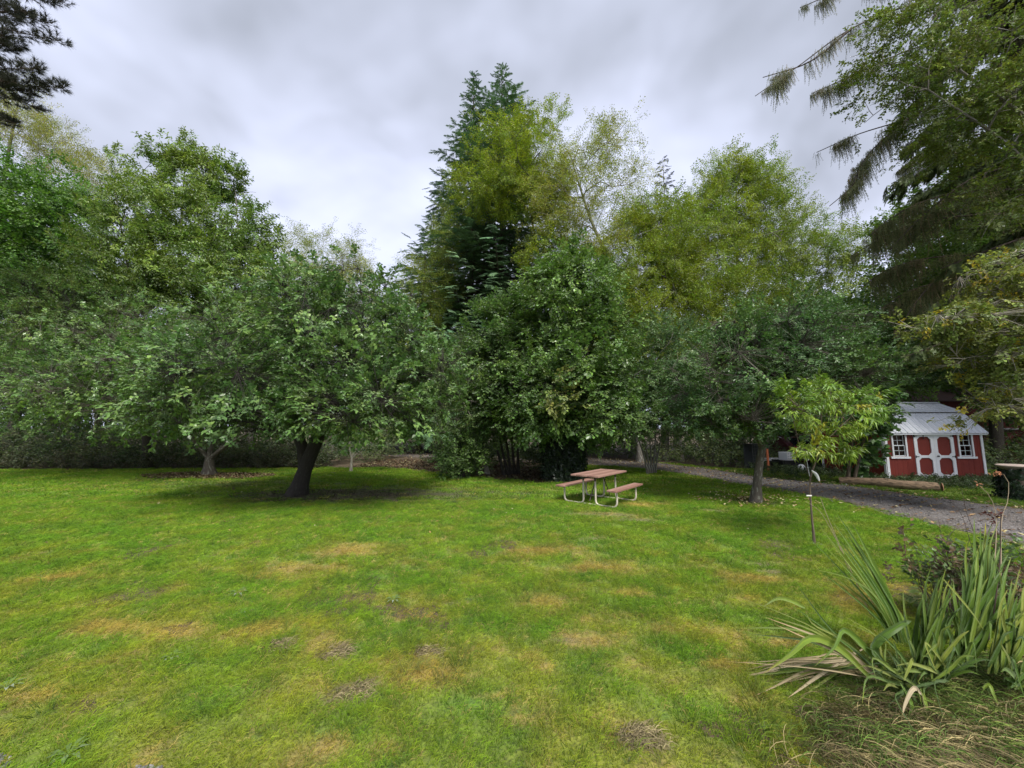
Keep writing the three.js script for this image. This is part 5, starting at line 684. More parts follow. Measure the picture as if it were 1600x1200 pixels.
{ // ---- red barn behind the shed
  const t = thing('red_barn', 'dark red board barn wall showing under the trees behind the shed roof', 'barn', [21, 0, -22]);
  const n = 32, w = 0.44; for (let k = 0; k < n; k++) part('wall_board', ub(w - 0.012, 3.5, 0.03, (k + 0.5) * w, 1.75, 0.012 * (k % 2)), MAT.barn, t);
  part('side_wall', [ub(0.1, 3.5, 6, 0.05, 1.75, -3.05)], MAT.barn, t); part('back_wall', [ub(n * w - 0.2, 3.5, 0.1, n * w / 2, 1.75, -6.1)], MAT.barn, t);
  part('roof', [uvm(box(n * w + 0.5, 0.06, 3.5, 0, 0, 0).rotateX(0.32).translate(n * w / 2, 3.98, -1.4)), uvm(box(n * w + 0.5, 0.06, 3.5, 0, 0, 0).rotateX(-0.32).translate(n * w / 2, 3.98, -4.7))], std({ rgb: [0.07, 0.035, 0.03], roughness: 0.9 }), t);
  part('gutter', [new THREE.CylinderGeometry(0.06, 0.06, 3.4, 8).rotateZ(Math.PI / 2).translate(6.6, 1.86, 0.12)], std({ rgb: [0.28, 0.27, 0.26] }), t);
}
{ // ---- picnic table: brown boards on four bent pipe legs
  const A = 0.5236, t = thing('picnic_table', 'picnic table with brown plank top and benches on bent cream pipe legs', 'picnic table', [2.34, hgt(2.3, -10.5), -10.46], 0.877);
  const wd = new THREE.MeshStandardMaterial({ map: woodTex([0.29, 0.155, 0.115], [0.17, 0.085, 0.062], 0.2), roughness: 0.7 }), wd2 = new THREE.MeshStandardMaterial({ map: woodTex([0.34, 0.2, 0.155], [0.22, 0.12, 0.09], 0.7), roughness: 0.7 }), wd3 = new THREE.MeshStandardMaterial({ map: woodTex([0.25, 0.135, 0.1], [0.15, 0.078, 0.058], 0.4), roughness: 0.75 }); void A;
  const L = 1.68, r = mulberry(3);
  for (let k = 0; k < 5; k++) { const z = -0.32 + k * 0.16; part('table_board', uvm(new RoundedBoxGeometry(L, 0.042, 0.144, 2, 0.006).translate((r() - 0.5) * 0.008, 0.745 + (r() - 0.5) * 0.003, z), 0.9), k === 1 || k === 3 ? wd3 : k % 2 ? wd : wd2, t); }
  for (const s of [-1, 1]) for (let k = 0; k < 2; k++) part('bench_board', uvm(new RoundedBoxGeometry(L, 0.042, 0.122, 2, 0.006).translate((r() - 0.5) * 0.008, 0.435, s * (0.72 + k * 0.128 - 0.064)), 0.9), k ? wd : wd2, t);
  const cream = new THREE.MeshStandardMaterial({ map: colorTex(64, 256, (u, v) => { const n = tile4(u, v, 6, 14) + 0.5 * tile4(u, v, 20, 40); return n > 0.72 ? [0.12, 0.075, 0.045] : [0.56 + 0.04 * n, 0.51 + 0.04 * n, 0.4]; }), roughness: 0.5 }), brown = std({ rgb: [0.075, 0.05, 0.04], roughness: 0.5 });
  const tube = (P, rad, seg = 40) => { const c = new THREE.CurvePath(); const out = []; for (let k = 0; k < P.length; k++) { if (k === 0 || k === P.length - 1) { out.push(P[k]); continue; } const rr = 0.13, a = P[k].clone().lerp(P[k - 1], Math.min(0.49, rr / P[k].distanceTo(P[k - 1]))), b = P[k].clone().lerp(P[k + 1], Math.min(0.49, rr / P[k].distanceTo(P[k + 1]))); for (let j = 0; j <= 5; j++) { const q = j / 5; out.push(a.clone().multiplyScalar((1 - q) * (1 - q)).addScaledVector(P[k], 2 * q * (1 - q)).addScaledVector(b, q * q)); } } void c; void seg; const ts = new TubeSet(); ts.tube(out, out.map(() => rad), 10); return ts.geom(); };
  for (const x of [-0.58, 0.58]) {
    for (const s of [-1, 1]) {
      const leg = part('leg', tube([V(x, 0.41, s * 0.74), V(x, 0.025, s * 0.74), V(x, 0.025, s * 0.17), V(x, 0.6, s * 0.17)], 0.024), cream, t);
      part('upper_leg', tube([V(x, 0.6, s * 0.17), V(x, 0.72, s * 0.17)], 0.0242), brown, leg);
      part('bench_bracket', [box(0.06, 0.014, 0.26, x, 0.408, s * 0.72)], brown, t);
    }
    part('top_bracket', [box(0.05, 0.03, 0.72, x, 0.708, 0)], brown, t);
    part('cross_rail', tube([V(x, 0.025, -0.17), V(x, 0.025, 0.17)], 0.02), cream, t);
    part('brace', tube([V(x, 0.1, 0), V(x * 0.25, 0.71, 0)], 0.014), brown, t);
  }
}
{ // ---- log along the far edge of the drive
  const a = at(1312, 757, 13.5), b = at(1466, 770, 12.1); a.y = 0.125; b.y = 0.15; const t = thing('fallen_log', 'barkless pale log lying on the grass between shed and driveway', 'log', [a.x, 0, a.z]); const o = V(a.x, 0, a.z);
  const P = [], R = []; for (let k = 0; k <= 16; k++) { const q = k / 16; P.push(a.clone().lerp(b, q).sub(o).add(V(0, 0.03 * Math.sin(q * 5), 0.05 * Math.sin(q * 3)))); R.push(0.125 + 0.03 * q + 0.012 * Math.sin(q * 17)); }
  const ts = new TubeSet(); ts.tube(P, R, 14); part('log_body', ts.geom(), barkMat([0.19, 0.13, 0.08], [0.08, 0.055, 0.035], 0.05, 0.9, 0.03), t);
  const d = b.clone().sub(a).normalize(), q = new THREE.Quaternion().setFromUnitVectors(V(0, 1, 0), d); for (const [p, s] of [[P[16], 1]]) { const g = new THREE.CylinderGeometry(0.138, 0.145, 0.012, 14); g.applyQuaternion(q); g.translate(p.x + d.x * 0.095 * s, p.y + d.y * 0.09, p.z + d.z * 0.095 * s); part('cut_end', g, std({ rgb: [0.36, 0.2, 0.12], roughness: 0.9 }), t); }
}
{ // ---- ivy covered post with a flat stone cap
  const base = at(1597, 780, 10.6).setY(0), t = thing('stone_post', 'ivy covered stump post with a flat pale stone cap at the right edge', 'post', base.toArray());
  const g = new THREE.CylinderGeometry(0.2, 0.24, 0.78, 14, 4); const p = g.attributes.position; for (let k = 0; k < p.count; k++) { const f = 1 + 0.1 * N3(p.getX(k) * 4, p.getY(k) * 4, p.getZ(k) * 4); p.setX(k, p.getX(k) * f); p.setZ(k, p.getZ(k) * f); } g.translate(0, 0.39, 0); part('post', g, bark.apple, t);
  part('cap', new THREE.LatheGeometry([[0, 0.78], [0.2, 0.78], [0.3, 0.84], [0.385, 0.9], [0.39, 0.925], [0.36, 0.945], [0.1, 0.95], [0, 0.95]].map((q) => new THREE.Vector2(...q)), 22), barkMat([0.36, 0.29, 0.25], [0.26, 0.24, 0.19], 0.3, 0.95, 0.006), t);
  const r = mulberry(6), mats = [], cols = []; for (let k = 0; k < 240; k++) { const a = r() * 6.283, h = 0.8 * Math.pow(r(), 1.1), R = 0.27 + 0.2 * (1 - h) * r() + 0.03 * r(); if (Math.sin(a) > 0.2 && Math.cos(a) < -0.3 && h > 0.3) continue; const out = V(Math.cos(a), 0.5, Math.sin(a)); mats.push(orient(V(Math.cos(a) * R, h, Math.sin(a) * R), V(Math.sin(a), 0.4 - r(), -Math.cos(a)), out, 0.7 + 0.4 * r())); const b = 0.7 + 0.6 * r(); cols.push([0.03 * b, 0.065 * b, 0.025 * b]); }
  copies('ivy', SP.ivy, LM.gloss, mats, cols, t);
}
{ // ---- dark red car seen from behind, half hidden beside the shed
  const p = at(1268, 740, 19.2), t = thing('parked_car', 'dark red car seen from behind with a lit red tail lamp beside the shed', 'car', [p.x, 0, p.z], 0.04), w = 1.7;
  const paint = new THREE.MeshPhysicalMaterial({ color: new THREE.Color().setRGB(0.06, 0.006, 0.01), roughness: 0.4, clearcoat: 1, clearcoatRoughness: 0.06 });
  const side = shp([[0, 0.32], [0, 0.8], [0.06, 0.95], [0.32, 1.02], [0.75, 1.4], [1.1, 1.47], [2.2, 1.45], [2.9, 1.0], [4.1, 0.86], [4.3, 0.6], [4.3, 0.32], [3.72, 0.32], [3.6, 0.52], [3.4, 0.6], [3.2, 0.52], [3.08, 0.32], [1.22, 0.32], [1.1, 0.52], [0.9, 0.6], [0.7, 0.52], [0.58, 0.32]]);
  const g = new THREE.ExtrudeGeometry(side, { depth: w - 0.16, bevelEnabled: true, bevelThickness: 0.08, bevelSize: 0.05, bevelSegments: 3 }); g.translate(0, 0, -(w - 0.16) / 2); g.rotateY(Math.PI / 2); part('body', g, paint, t);
  const rw = new THREE.BoxGeometry(w * 0.66, 0.5, 0.02); rw.rotateX(-0.83); rw.translate(0, 1.24, -0.5); part('rear_window', rw, std({ rgb: [0.01, 0.012, 0.014], roughness: 0.08 }), t);
  const bumper = part('bumper', [new RoundedBoxGeometry(w - 0.02, 0.26, 0.16, 3, 0.06).translate(0, 0.47, 0.04)], std({ rgb: [0.02, 0.02, 0.024], roughness: 0.35 }), t); part('chrome_strip', [box(w - 0.3, 0.025, 0.02, 0, 0.56, 0.125)], std({ rgb: [0.7, 0.72, 0.75], roughness: 0.2, metalness: 0.8 }), bumper);
  for (const s of [-1, 1]) { const l = part('tail_lamp', [new RoundedBoxGeometry(0.24, 0.36, 0.09, 2, 0.035).translate(s * (w / 2 - 0.17), 0.82, 0.035)], new THREE.MeshPhysicalMaterial({ color: new THREE.Color().setRGB(0.75, 0.03, 0.03), roughness: 0.15, clearcoat: 1 }), t); part('indicator', [new RoundedBoxGeometry(0.2, 0.1, 0.03, 2, 0.012).translate(s * (w / 2 - 0.17), 0.72, 0.082)], std({ rgb: [0.85, 0.22, 0.03], roughness: 0.2 }), l); part('reversing_lamp', [new RoundedBoxGeometry(0.18, 0.07, 0.03, 2, 0.012).translate(s * (w / 2 - 0.17), 0.93, 0.081)], std({ rgb: [0.75, 0.6, 0.75], roughness: 0.2 }), l); }
  for (const s of [-1, 1]) for (const z of [-0.9, -3.4]) { const wl = part('wheel', new THREE.TorusGeometry(0.235, 0.09, 10, 22).rotateY(Math.PI / 2).translate(s * (w / 2 - 0.08), 0.32, z), MAT.dark, t); part('rim', new THREE.CylinderGeometry(0.2, 0.2, 0.12, 16).rotateZ(Math.PI / 2).translate(s * (w / 2 - 0.07), 0.32, z), std({ rgb: [0.5, 0.5, 0.5], roughness: 0.3, metalness: 0.7 }), wl); }
  part('number_plate', [box(0.32, 0.15, 0.012, 0, 0.72, 0.062)], std({ rgb: [0.12, 0.12, 0.13] }), t);
}
{ // ---- cart with a white crate, the things beside it
  const p = at(1229, 735, 18), t = thing('garden_cart', 'black plastic garden cart standing between the apple trunk and the parked car', 'cart', [p.x, 0, p.z], 0.2);
  const tub = shp([[-0.5, 0.48], [-0.4, 0.12], [0.4, 0.12], [0.52, 0.48], [0.48, 0.48], [0.37, 0.16], [-0.37, 0.16], [-0.46, 0.48]]); part('tub', [slab(tub, 0.56, 0, 0, -0.28), ub(0.8, 0.34, 0.025, 0, 0.3, 0.29), ub(0.8, 0.34, 0.025, 0, 0.3, -0.29)], MAT.dark, t);
  for (const s of [-1, 1]) part('wheel', new THREE.TorusGeometry(0.13, 0.04, 8, 18).translate(0.2, 0.17, s * 0.36), MAT.dark, t); part('handle', [box(0.6, 0.03, 0.03, -0.75, 0.42, 0.15), box(0.6, 0.03, 0.03, -0.75, 0.42, -0.15), box(0.03, 0.03, 0.33, -1.05, 0.42, 0)], MAT.dark, t);
  const q = [p.x, 0.5, p.z], c = thing('plastic_crate', 'white lattice plastic crate tipped on top of the black garden cart', 'crate', [p.x + 0.08, 0.46, p.z], 0.3); void q;
  const bars = []; for (let k = 0; k <= 4; k++) { for (const z of [-0.2, 0.2]) { bars.push(box(0.04, 0.36, 0.025, -0.24 + k * 0.12, 0.18, z)); } } for (const y of [0.02, 0.13, 0.24, 0.35]) for (const z of [-0.2, 0.2]) bars.push(box(0.52, 0.035, 0.027, 0, y, z + 0.0015)); const cr = part('side_lattice', bars, std({ rgb: [0.8, 0.8, 0.8], roughness: 0.4 }), c); for (const x of [-0.25, 0.25]) part('end_wall', [box(0.025, 0.36, 0.36, x, 0.18, 0)], std({ rgb: [0.78, 0.78, 0.78], roughness: 0.4 }), c); void cr;
  const s1 = thing('white_jug', 'white rounded plastic jug on the grass in front of the garden cart', 'jug', [p.x + 0.08, 0.0, p.z + 0.75]); part('jug', new THREE.LatheGeometry([[0, 0], [0.13, 0.0], [0.17, 0.06], [0.16, 0.15], [0.08, 0.22], [0.04, 0.24], [0.04, 0.28], [0, 0.28]].map((v) => new THREE.Vector2(...v)), 16).rotateZ(1.4).translate(0.15, 0.16, 0), std({ rgb: [0.75, 0.76, 0.76], roughness: 0.4 }), s1); part('cap', new THREE.CylinderGeometry(0.04, 0.04, 0.04, 10).rotateZ(1.4).translate(-0.13, 0.21, 0), MAT.dark, s1);
  const s2 = thing('white_bucket', 'small white bucket right of the white jug', 'bucket', [p.x + 0.42, 0, p.z + 0.7]); part('bucket', new THREE.LatheGeometry([[0, 0], [0.09, 0], [0.12, 0.2], [0.13, 0.2], [0.13, 0.22], [0.11, 0.22], [0.08, 0.02], [0, 0.02]].map((v) => new THREE.Vector2(...v)), 16), std({ rgb: [0.7, 0.7, 0.7], roughness: 0.4 }), s2); part('bail', new THREE.TorusGeometry(0.12, 0.006, 6, 14, Math.PI).translate(0, 0.2, 0), MAT.iron, s2);
  const o = at(1200, 722, 17.6), pole = thing('marker_post', 'slim orange marker post right behind the apple trunk', 'post', [o.x, 0, o.z]); part('post', new THREE.CylinderGeometry(0.05, 0.055, 1.0, 10).translate(0, 0.5, 0), std({ rgb: [0.62, 0.17, 0.07], roughness: 0.6 }), pole); part('cap', new THREE.CylinderGeometry(0.056, 0.056, 0.05, 10).translate(0, 1.02, 0), MAT.dark, pole);
  const bd = at(1206, 722, 18.6), wb = thing('white_board', 'white board on edge on the grass behind the marker post', 'board', [bd.x, 0, bd.z], -0.05); part('board', [ub(1.1, 0.2, 0.03, 0, 0.42, 0)], MAT.white, wb); for (const x of [-0.45, 0.45]) part('foot', [ub(0.06, 0.33, 0.06, x, 0.16, 0)], MAT.dark, wb);
  const k = at(1184, 735, 18.2), cage = thing('wire_cage', 'grey mesh cage standing behind the driveway apple trunk', 'cage', [k.x, 0, k.z], 0.1); const cb = []; for (let j = 0; j <= 7; j++) cb.push(box(0.012, 1.15, 0.012, -0.42 + j * 0.12, 0.58, 0.3), box(0.012, 1.15, 0.012, -0.42 + j * 0.12, 0.58, -0.3)); for (let j = 0; j <= 7; j++) cb.push(box(0.86, 0.012, 0.012, 0, 0.05 + j * 0.155, 0.308), box(0.86, 0.012, 0.012, 0, 0.05 + j * 0.155, -0.308)); part('mesh', cb, std({ rgb: [0.12, 0.13, 0.12], roughness: 0.5, metalness: 0.5 }), cage); part('back_panel', [ub(0.84, 1.1, 0.02, 0, 0.57, -0.27)], std({ rgb: [0.05, 0.055, 0.055] }), cage); part('frame', [box(0.9, 0.04, 0.64, 0, 1.17, 0), box(0.9, 0.04, 0.64, 0, 0.02, 0)], MAT.iron, cage);
}
// ---------------------------------------------------------------- the corner clump of sword leaves, near right
function ribbon(P, wid, fold, twist = 0, round = 0.25, segs = 12) {   // a sword leaf: a folded blade that narrows to its tip
  const c = new THREE.CatmullRomCurve3(P), pos = [], col = [], idx = [], uv = [], u0 = (P[0].x * 7.3 + P[P.length - 1].y * 3.1) % 1; const up = V(0, 0.35, 1).normalize();
  for (let k = 0; k <= segs; k++) {
    const t = k / segs, p = c.getPoint(t), d = c.getTangent(t), s = V().crossVectors(d, up).normalize().applyAxisAngle(d, twist * t), n = V().crossVectors(s, d), w = wid * 0.5 * Math.min(1, 0.42 + t * 2.2) * Math.pow(Math.max(0, 1 - Math.pow(t, 1.7)), 0.85);
    for (const q of [-1, -0.5, 0, 0.5, 1]) { const e = p.clone().addScaledVector(s, q * w).addScaledVector(n, (Math.abs(q) * fold - 0.5 * fold) * w); pos.push(e.x, e.y, e.z); uv.push(q * 0.5 + 0.5, t * 1.3 + u0); const rib = (q === 0 ? 1.22 : Math.abs(q) === 0.5 ? 0.92 : 1.06), tipT = smoothstep(t, 0.8, 1) * round; col.push(rib * (1 + 1.3 * tipT), rib * (1 + 0.35 * tipT), rib * (1 - 0.3 * tipT)); }
    if (k) for (let j = 0; j < 4; j++) { const a = (k - 1) * 5 + j, b = a + 5; idx.push(a, a + 1, b, a + 1, b + 1, b); }
  }
  const g = new THREE.BufferGeometry(); g.setAttribute('position', new THREE.Float32BufferAttribute(pos, 3)); g.setAttribute('color', new THREE.Float32BufferAttribute(col, 3)); g.setAttribute('uv', new THREE.Float32BufferAttribute(uv, 2)); g.setIndex(idx); g.computeVertexNormals(); return g;
}
{
  const base = V(3.15, 0, -3.3), t = thing('gladiolus_clump', 'big clump of green sword shaped leaves sprawling at the near right corner', 'plant', base.toArray()), r = mulberry(801);
  const veins = colorTex(64, 256, (u, v) => { const a = 0.84 + 0.16 * Math.sin(u * 62 + 0.6 * tile4(u, v, 2, 2)) + 0.16 * tile4(u, v, 3, 5), sp = tile4(u, v, 5, 9) + 0.5 * tile4(u, v, 14, 22); return sp > 1.02 ? [0.9, 0.55, 0.5] : [a * (1 + 0.12 * tile4(u, v, 1, 3)), a, a * 0.95]; }), veinBump = colorTex(64, 64, (u) => { const k = 0.5 + 0.5 * Math.sin(u * 62); return [k, k, k]; }, false),
    greens = [[0.095, 0.19, 0.014], [0.14, 0.245, 0.019], [0.205, 0.3, 0.027], [0.075, 0.15, 0.013], [0.27, 0.33, 0.04]].map((c) => { const m = LM.sword.clone(); m.map = veins; m.bumpMap = veinBump; m.bumpScale = 0.0012; m.color.setRGB(...c); return m; });
  const tans = [[0.33, 0.265, 0.155], [0.4, 0.33, 0.21], [0.22, 0.175, 0.09]].map((c) => { const m = LM.dry.clone(); m.color.setRGB(...c); return m; });
  const put = (L, w, m, o = {}) => part(o.name ?? 'leaf', ribbon(L.map((q) => (q.isVector3 ? q : at(...q))).map((p) => p.clone().sub(base)), w, o.fold ?? 0.5, o.twist ?? (r() - 0.5) * 0.6, o.round ?? 0.25), m, t);
  // the fan that leans left over the lawn
  const fan = [[1258, 833, 3.5, 0.02], [1275, 815, 3.6, 0.03], [1292, 802, 3.55, 0.034], [1304, 796, 3.6, 0.036], [1316, 806, 3.65, 0.036], [1328, 810, 3.6, 0.038], [1338, 846, 3.55, 0.036], [1348, 872, 3.6, 0.034], [1300, 835, 3.4, 0.03], [1318, 850, 3.45, 0.034], [1286, 850, 3.45, 0.024], [1333, 905, 3.5, 0.034]];
  fan.push(...fan.map(([x, y, d, w]) => [x + 6 + 22 * r(), y + 18 + 46 * r(), d - 0.1 + 0.2 * r(), w * 0.9]));
  fan.forEach(([x, y, d, w], k) => { w *= 1.2; const bx = 1402 + (k % 4) * 5, by = 1005; put([[bx, by, 3.35], [lerp(bx, x, 0.36) + 10, lerp(by, y, 0.36), lerp(3.35, d, 0.4)], [lerp(bx, x, 0.72) + 6, lerp(by, y, 0.72), lerp(3.35, d, 0.8)], [x, y, d]], w, greens[(k * 2) % 3]); });
  put([[1400, 985, 3.3], [1372, 935, 3.3], [1330, 905, 3.25], [1268, 888, 3.2]], 0.02, greens[2]);
  // leaves reaching low to the left
  const low = [[1195, 960, 1270, 985, 3.05, 0.028, 4], [1126, 922, 1260, 975, 3.1, 0.014, 4], [1145, 981, 1250, 985, 3.0, 0.03, 2], [1168, 990, 1270, 1003, 2.98, 0.034, 3], [1240, 906, 1300, 985, 3.15, 0.03, 3], [1228, 940, 1300, 990, 3.1, 0.03, 0], [1252, 968, 1310, 1010, 3.1, 0.028, 3], [1318, 962, 1370, 995, 3.2, 0.02, 4], [1332, 1000, 1380, 1040, 3.1, 0.04, 1], [1315, 970, 1380, 1000, 3.25, 0.018, 2]];
  low.forEach(([x, y, mx, my, d, w, c]) => put([[1385, 1062, 3.05], [lerp(1385, mx, 0.55), lerp(1062, my, 0.6), 3.06], [mx, my, lerp(3.05, d, 0.6)], [x, y, d]], w, greens[c]));
  put([[1370, 1040, 3], [1318, 1000, 3], [1268, 973, 2.98], [1258, 950, 2.95]], 0.02, greens[4]); put([[1258, 950, 2.95], [1240, 940, 2.93], [1215, 935, 2.9], [1192, 948, 2.88]], 0.036, greens[2]);
  put([[1385, 1055, 3], [1350, 1010, 2.98], [1318, 984, 2.95], [1304, 1010, 2.85], [1272, 1042, 2.78]], 0.05, greens[1], { round: 0.7 });
  put([[1360, 1060, 3], [1310, 1012, 2.95], [1266, 997, 2.88], [1235, 1022, 2.8], [1192, 1053, 2.74]], 0.06, greens[2], { round: 0.8 });
  put([[1382, 1040, 2.98], [1365, 1010, 2.95], [1410, 975, 2.95], [1425, 970, 3]], 0.07, greens[3]);
  // dry leaves and straw lying on the ground
  const ground = (px, py, h) => { const p = groundAt(px, py); p.y = hgt(p.x, p.z) + h; return p; };
  [[1192, 963, 1290, 1000, 0.03, 0], [1210, 975, 1310, 1020, 0.034, 0], [1130, 1033, 1250, 1042, 0.012, 0]].forEach(([x, y, mx, my, w, c]) => put([[1375, 1062, 3.02], [lerp(1375, mx, 0.5), lerp(1062, my, 0.6), 3], [mx, my, 2.95], [x, y, 2.85]], w, tans[c]));
  [[1175, 1093, 1250, 1070, 1345, 1042, 0.03], [1230, 1096, 1275, 1078, 1350, 1040, 0.035], [1240, 1105, 1300, 1075, 1352, 1050, 0.03], [1165, 1060, 1220, 1058, 1320, 1060, 0.03], [1172, 1046, 1250, 1052, 1340, 1055, 0.026], [1200, 1072, 1260, 1070, 1330, 1068, 0.03], [1150, 1040, 1230, 1046, 1300, 1050, 0.016]].forEach(([x, y, mx, my, bx, by, w], k) => put([ground(bx, by, 0.12), ground(mx, my, 0.07), ground((mx + x) / 2, (my + y) / 2, 0.045), ground(x, y, 0.02)], w * 0.7, k % 3 === 2 ? greens[4] : tans[k % 2], { name: 'dry_leaf' }));
  for (let k = 0; k < 44; k++) { const bx = 1300 + 90 * r(), by = 1042 + 26 * r(), L = 60 + 110 * r(), a = Math.PI + (r() - 0.55) * 0.5, x = bx + Math.cos(a) * L, y = by - Math.sin(a) * L * 0.5 + 6; put([ground(bx, by, 0.03 + 0.09 * r()), ground((bx + x) / 2, (by + y) / 2, 0.05 + 0.05 * r()), ground(x, y, 0.015 + 0.03 * r())], 0.012 + 0.016 * r(), r() < 0.45 ? greens[(r() * 5) | 0] : tans[(r() * 3) | 0], { name: 'dry_leaf', round: 0 }); }
  // upright fans in the middle and right
  const fans = [
    [1442, 1045, 3.05, [[1455, 884, 3.0], [1478, 888, 3.02], [1484, 905, 3.05], [1468, 900, 2.95], [1434, 905, 3.0], [1462, 930, 2.95], [1448, 910, 3.1], [1412, 953, 2.95], [1490, 920, 3.1]], 0.036],
    [1525, 1010, 3.2, [[1522, 808, 3.5], [1532, 822, 3.45], [1540, 815, 3.5], [1551, 812, 3.5], [1562, 812, 3.5], [1570, 840, 3.4], [1510, 850, 3.35], [1545, 850, 3.35], [1528, 860, 3.3], [1556, 870, 3.3]], 0.044],
    [1505, 1035, 3.05, [[1500, 885, 3.1], [1512, 880, 3.15], [1530, 890, 3.1], [1545, 900, 3.0], [1480, 940, 3.0], [1495, 930, 2.95], [1560, 905, 3.0]], 0.042],
    [1560, 1045, 3.0, [[1580, 870, 3.2], [1595, 885, 3.15], [1610, 900, 3.1], [1575, 920, 3.0], [1590, 930, 3.0], [1612, 940, 3.05], [1640, 930, 3.0], [1570, 950, 2.9]], 0.046],
    [1590, 1070, 2.9, [[1625, 960, 2.9], [1650, 985, 2.9], [1600, 985, 2.8], [1660, 1010, 2.9], [1565, 1000, 2.75], [1640, 1040, 2.8]], 0.042],
    [1470, 1060, 2.95, [[1430, 1000, 2.9], [1455, 985, 2.9], [1490, 990, 2.85], [1515, 985, 2.85], [1440, 1025, 2.8], [1535, 1000, 2.8], [1400, 1040, 2.8]], 0.032],
    [1420, 1070, 2.95, [[1350, 1010, 2.85], [1372, 990, 2.9], [1395, 1000, 2.85], [1335, 1045, 2.8], [1380, 1080, 2.7], [1440, 1100, 2.65]], 0.03],
  ];
  for (const [bx, by, bd, tips, w] of fans) for (const [x, y, d] of tips) for (let e = 0; e < 4; e++) {
    const jx = e ? (r() - 0.5) * 46 : 0, jy = e ? 12 + r() * 60 : 0, X = x + jx, Y = y + jy, Dd = d + (e ? (r() - 0.5) * 0.25 : 0), b = at(bx + (r() - 0.5) * 34, by + (r() - 0.5) * 16, bd + (r() - 0.5) * 0.16); b.y = Math.max(hgt(b.x, b.z) + 0.02, b.y);
    const tp = at(X, Y, Dd), m1 = b.clone().lerp(tp, 0.4).add(V((r() - 0.5) * 0.04, 0.03, (r() - 0.5) * 0.04)), m2 = b.clone().lerp(tp, 0.75).add(V((r() - 0.5) * 0.04, 0.03 + 0.02 * r(), 0));
    if (r() < 0.16) { tp.y -= 0.22 * r() + 0.05; tp.add(V((r() - 0.5) * 0.3, 0, 0.1 * r())); }
    put([b, m1, m2, tp], w * (0.62 + 0.42 * r()), greens[(r() * (e ? 4 : 5)) | 0], { twist: (r() - 0.5) * 1.2, round: r() < 0.3 ? 0.7 : 0.15 });
  }
  put([[1474, 905, 2.98], [1500, 935, 2.95], [1522, 962, 2.92], [1538, 986, 2.9]], 0.022, greens[4]);
  put([[1440, 1085, 2.75], [1428, 1075, 2.73], [1414, 1100, 2.7], [1410, 1118, 2.68]], 0.03, tans[1]); put([[1420, 1040, 2.8], [1425, 1030, 2.79], [1415, 1055, 2.76], [1412, 1064, 2.75]], 0.03, greens[4]);
  put([[1535, 1075, 2.7], [1545, 1070, 2.69], [1552, 1085, 2.66], [1560, 1102, 2.64]], 0.03, greens[2]);
  // dry flower stalks with seed heads
  const stalk = (P, rad, name, m) => { const c = new THREE.CatmullRomCurve3(P.map((q) => at(...q).sub(base))), Q = c.getSpacedPoints(16), ts = new TubeSet(); ts.tube(Q, Q.map((_, k) => lerp(rad, rad * 0.5, k / 16)), 5); part(name, ts.geom(), m, t); return Q; };
  const pale = std({ rgb: [0.33, 0.26, 0.17] }), brownM = std({ rgb: [0.06, 0.035, 0.025] }), seedM = LM.dry.clone(); seedM.color.setRGB(0.27, 0.17, 0.08); const seedD = LM.dry.clone(); seedD.color.setRGB(0.09, 0.035, 0.025);
  stalk([[1545, 1000, 3.2], [1553, 900, 3.4], [1556, 805, 3.5], [1550, 782, 3.5], [1540, 767, 3.5], [1530, 759, 3.5]], 0.0042, 'flower_stalk', pale); stalk([[1560, 1000, 3.2], [1564, 890, 3.4], [1566, 806, 3.5], [1574, 785, 3.5], [1576, 760, 3.5], [1574, 744, 3.5], [1568, 741, 3.5]], 0.0042, 'flower_stalk', pale);
  stalk([[1550, 980, 3.2], [1562, 880, 3.3], [1564, 800, 3.3]], 0.005, 'flower_stalk', brownM); stalk([[1450, 1090, 2.9], [1300, 880, 3.6], [1284, 800, 3.6], [1292, 770, 3.6]].slice(0, 0).concat([[1360, 960, 3.5], [1320, 870, 3.6], [1292, 805, 3.6], [1282, 778, 3.6]]), 0.004, 'flower_stalk', pale);
  stalk([[1330, 900, 3.55], [1305, 840, 3.6], [1280, 798, 3.6], [1262, 785, 3.6]], 0.003, 'flower_stalk', pale);
  const head = (px0, py0, px1, py1, d, m, n) => { const S = new Spray(px0), rr = S.r; for (let k = 0; k < n; k++) { const q = k / n, p = at(lerp(px0, px1, q), lerp(py0, py1, q) - 3 * Math.sin(q * 3.1), d).sub(base); S.leaf(p, V(rr() - 0.5, rr() - 0.5, rr() - 0.5), V(rr() - 0.5, 1, rr() - 0.5), 0.03, 0.014, [0.7 + 0.6 * rr(), 0.8, 0.8], 0.4); } part('seed_head', S.geom(), m, t); };
  head(1568, 741, 1547, 743, 3.5, seedM, 22); head(1554, 805, 1530, 806, 3.45, seedD, 18); head(1566, 800, 1548, 820, 3.3, seedD, 26); head(1530, 759, 1526, 757, 3.5, seedM, 5);
}
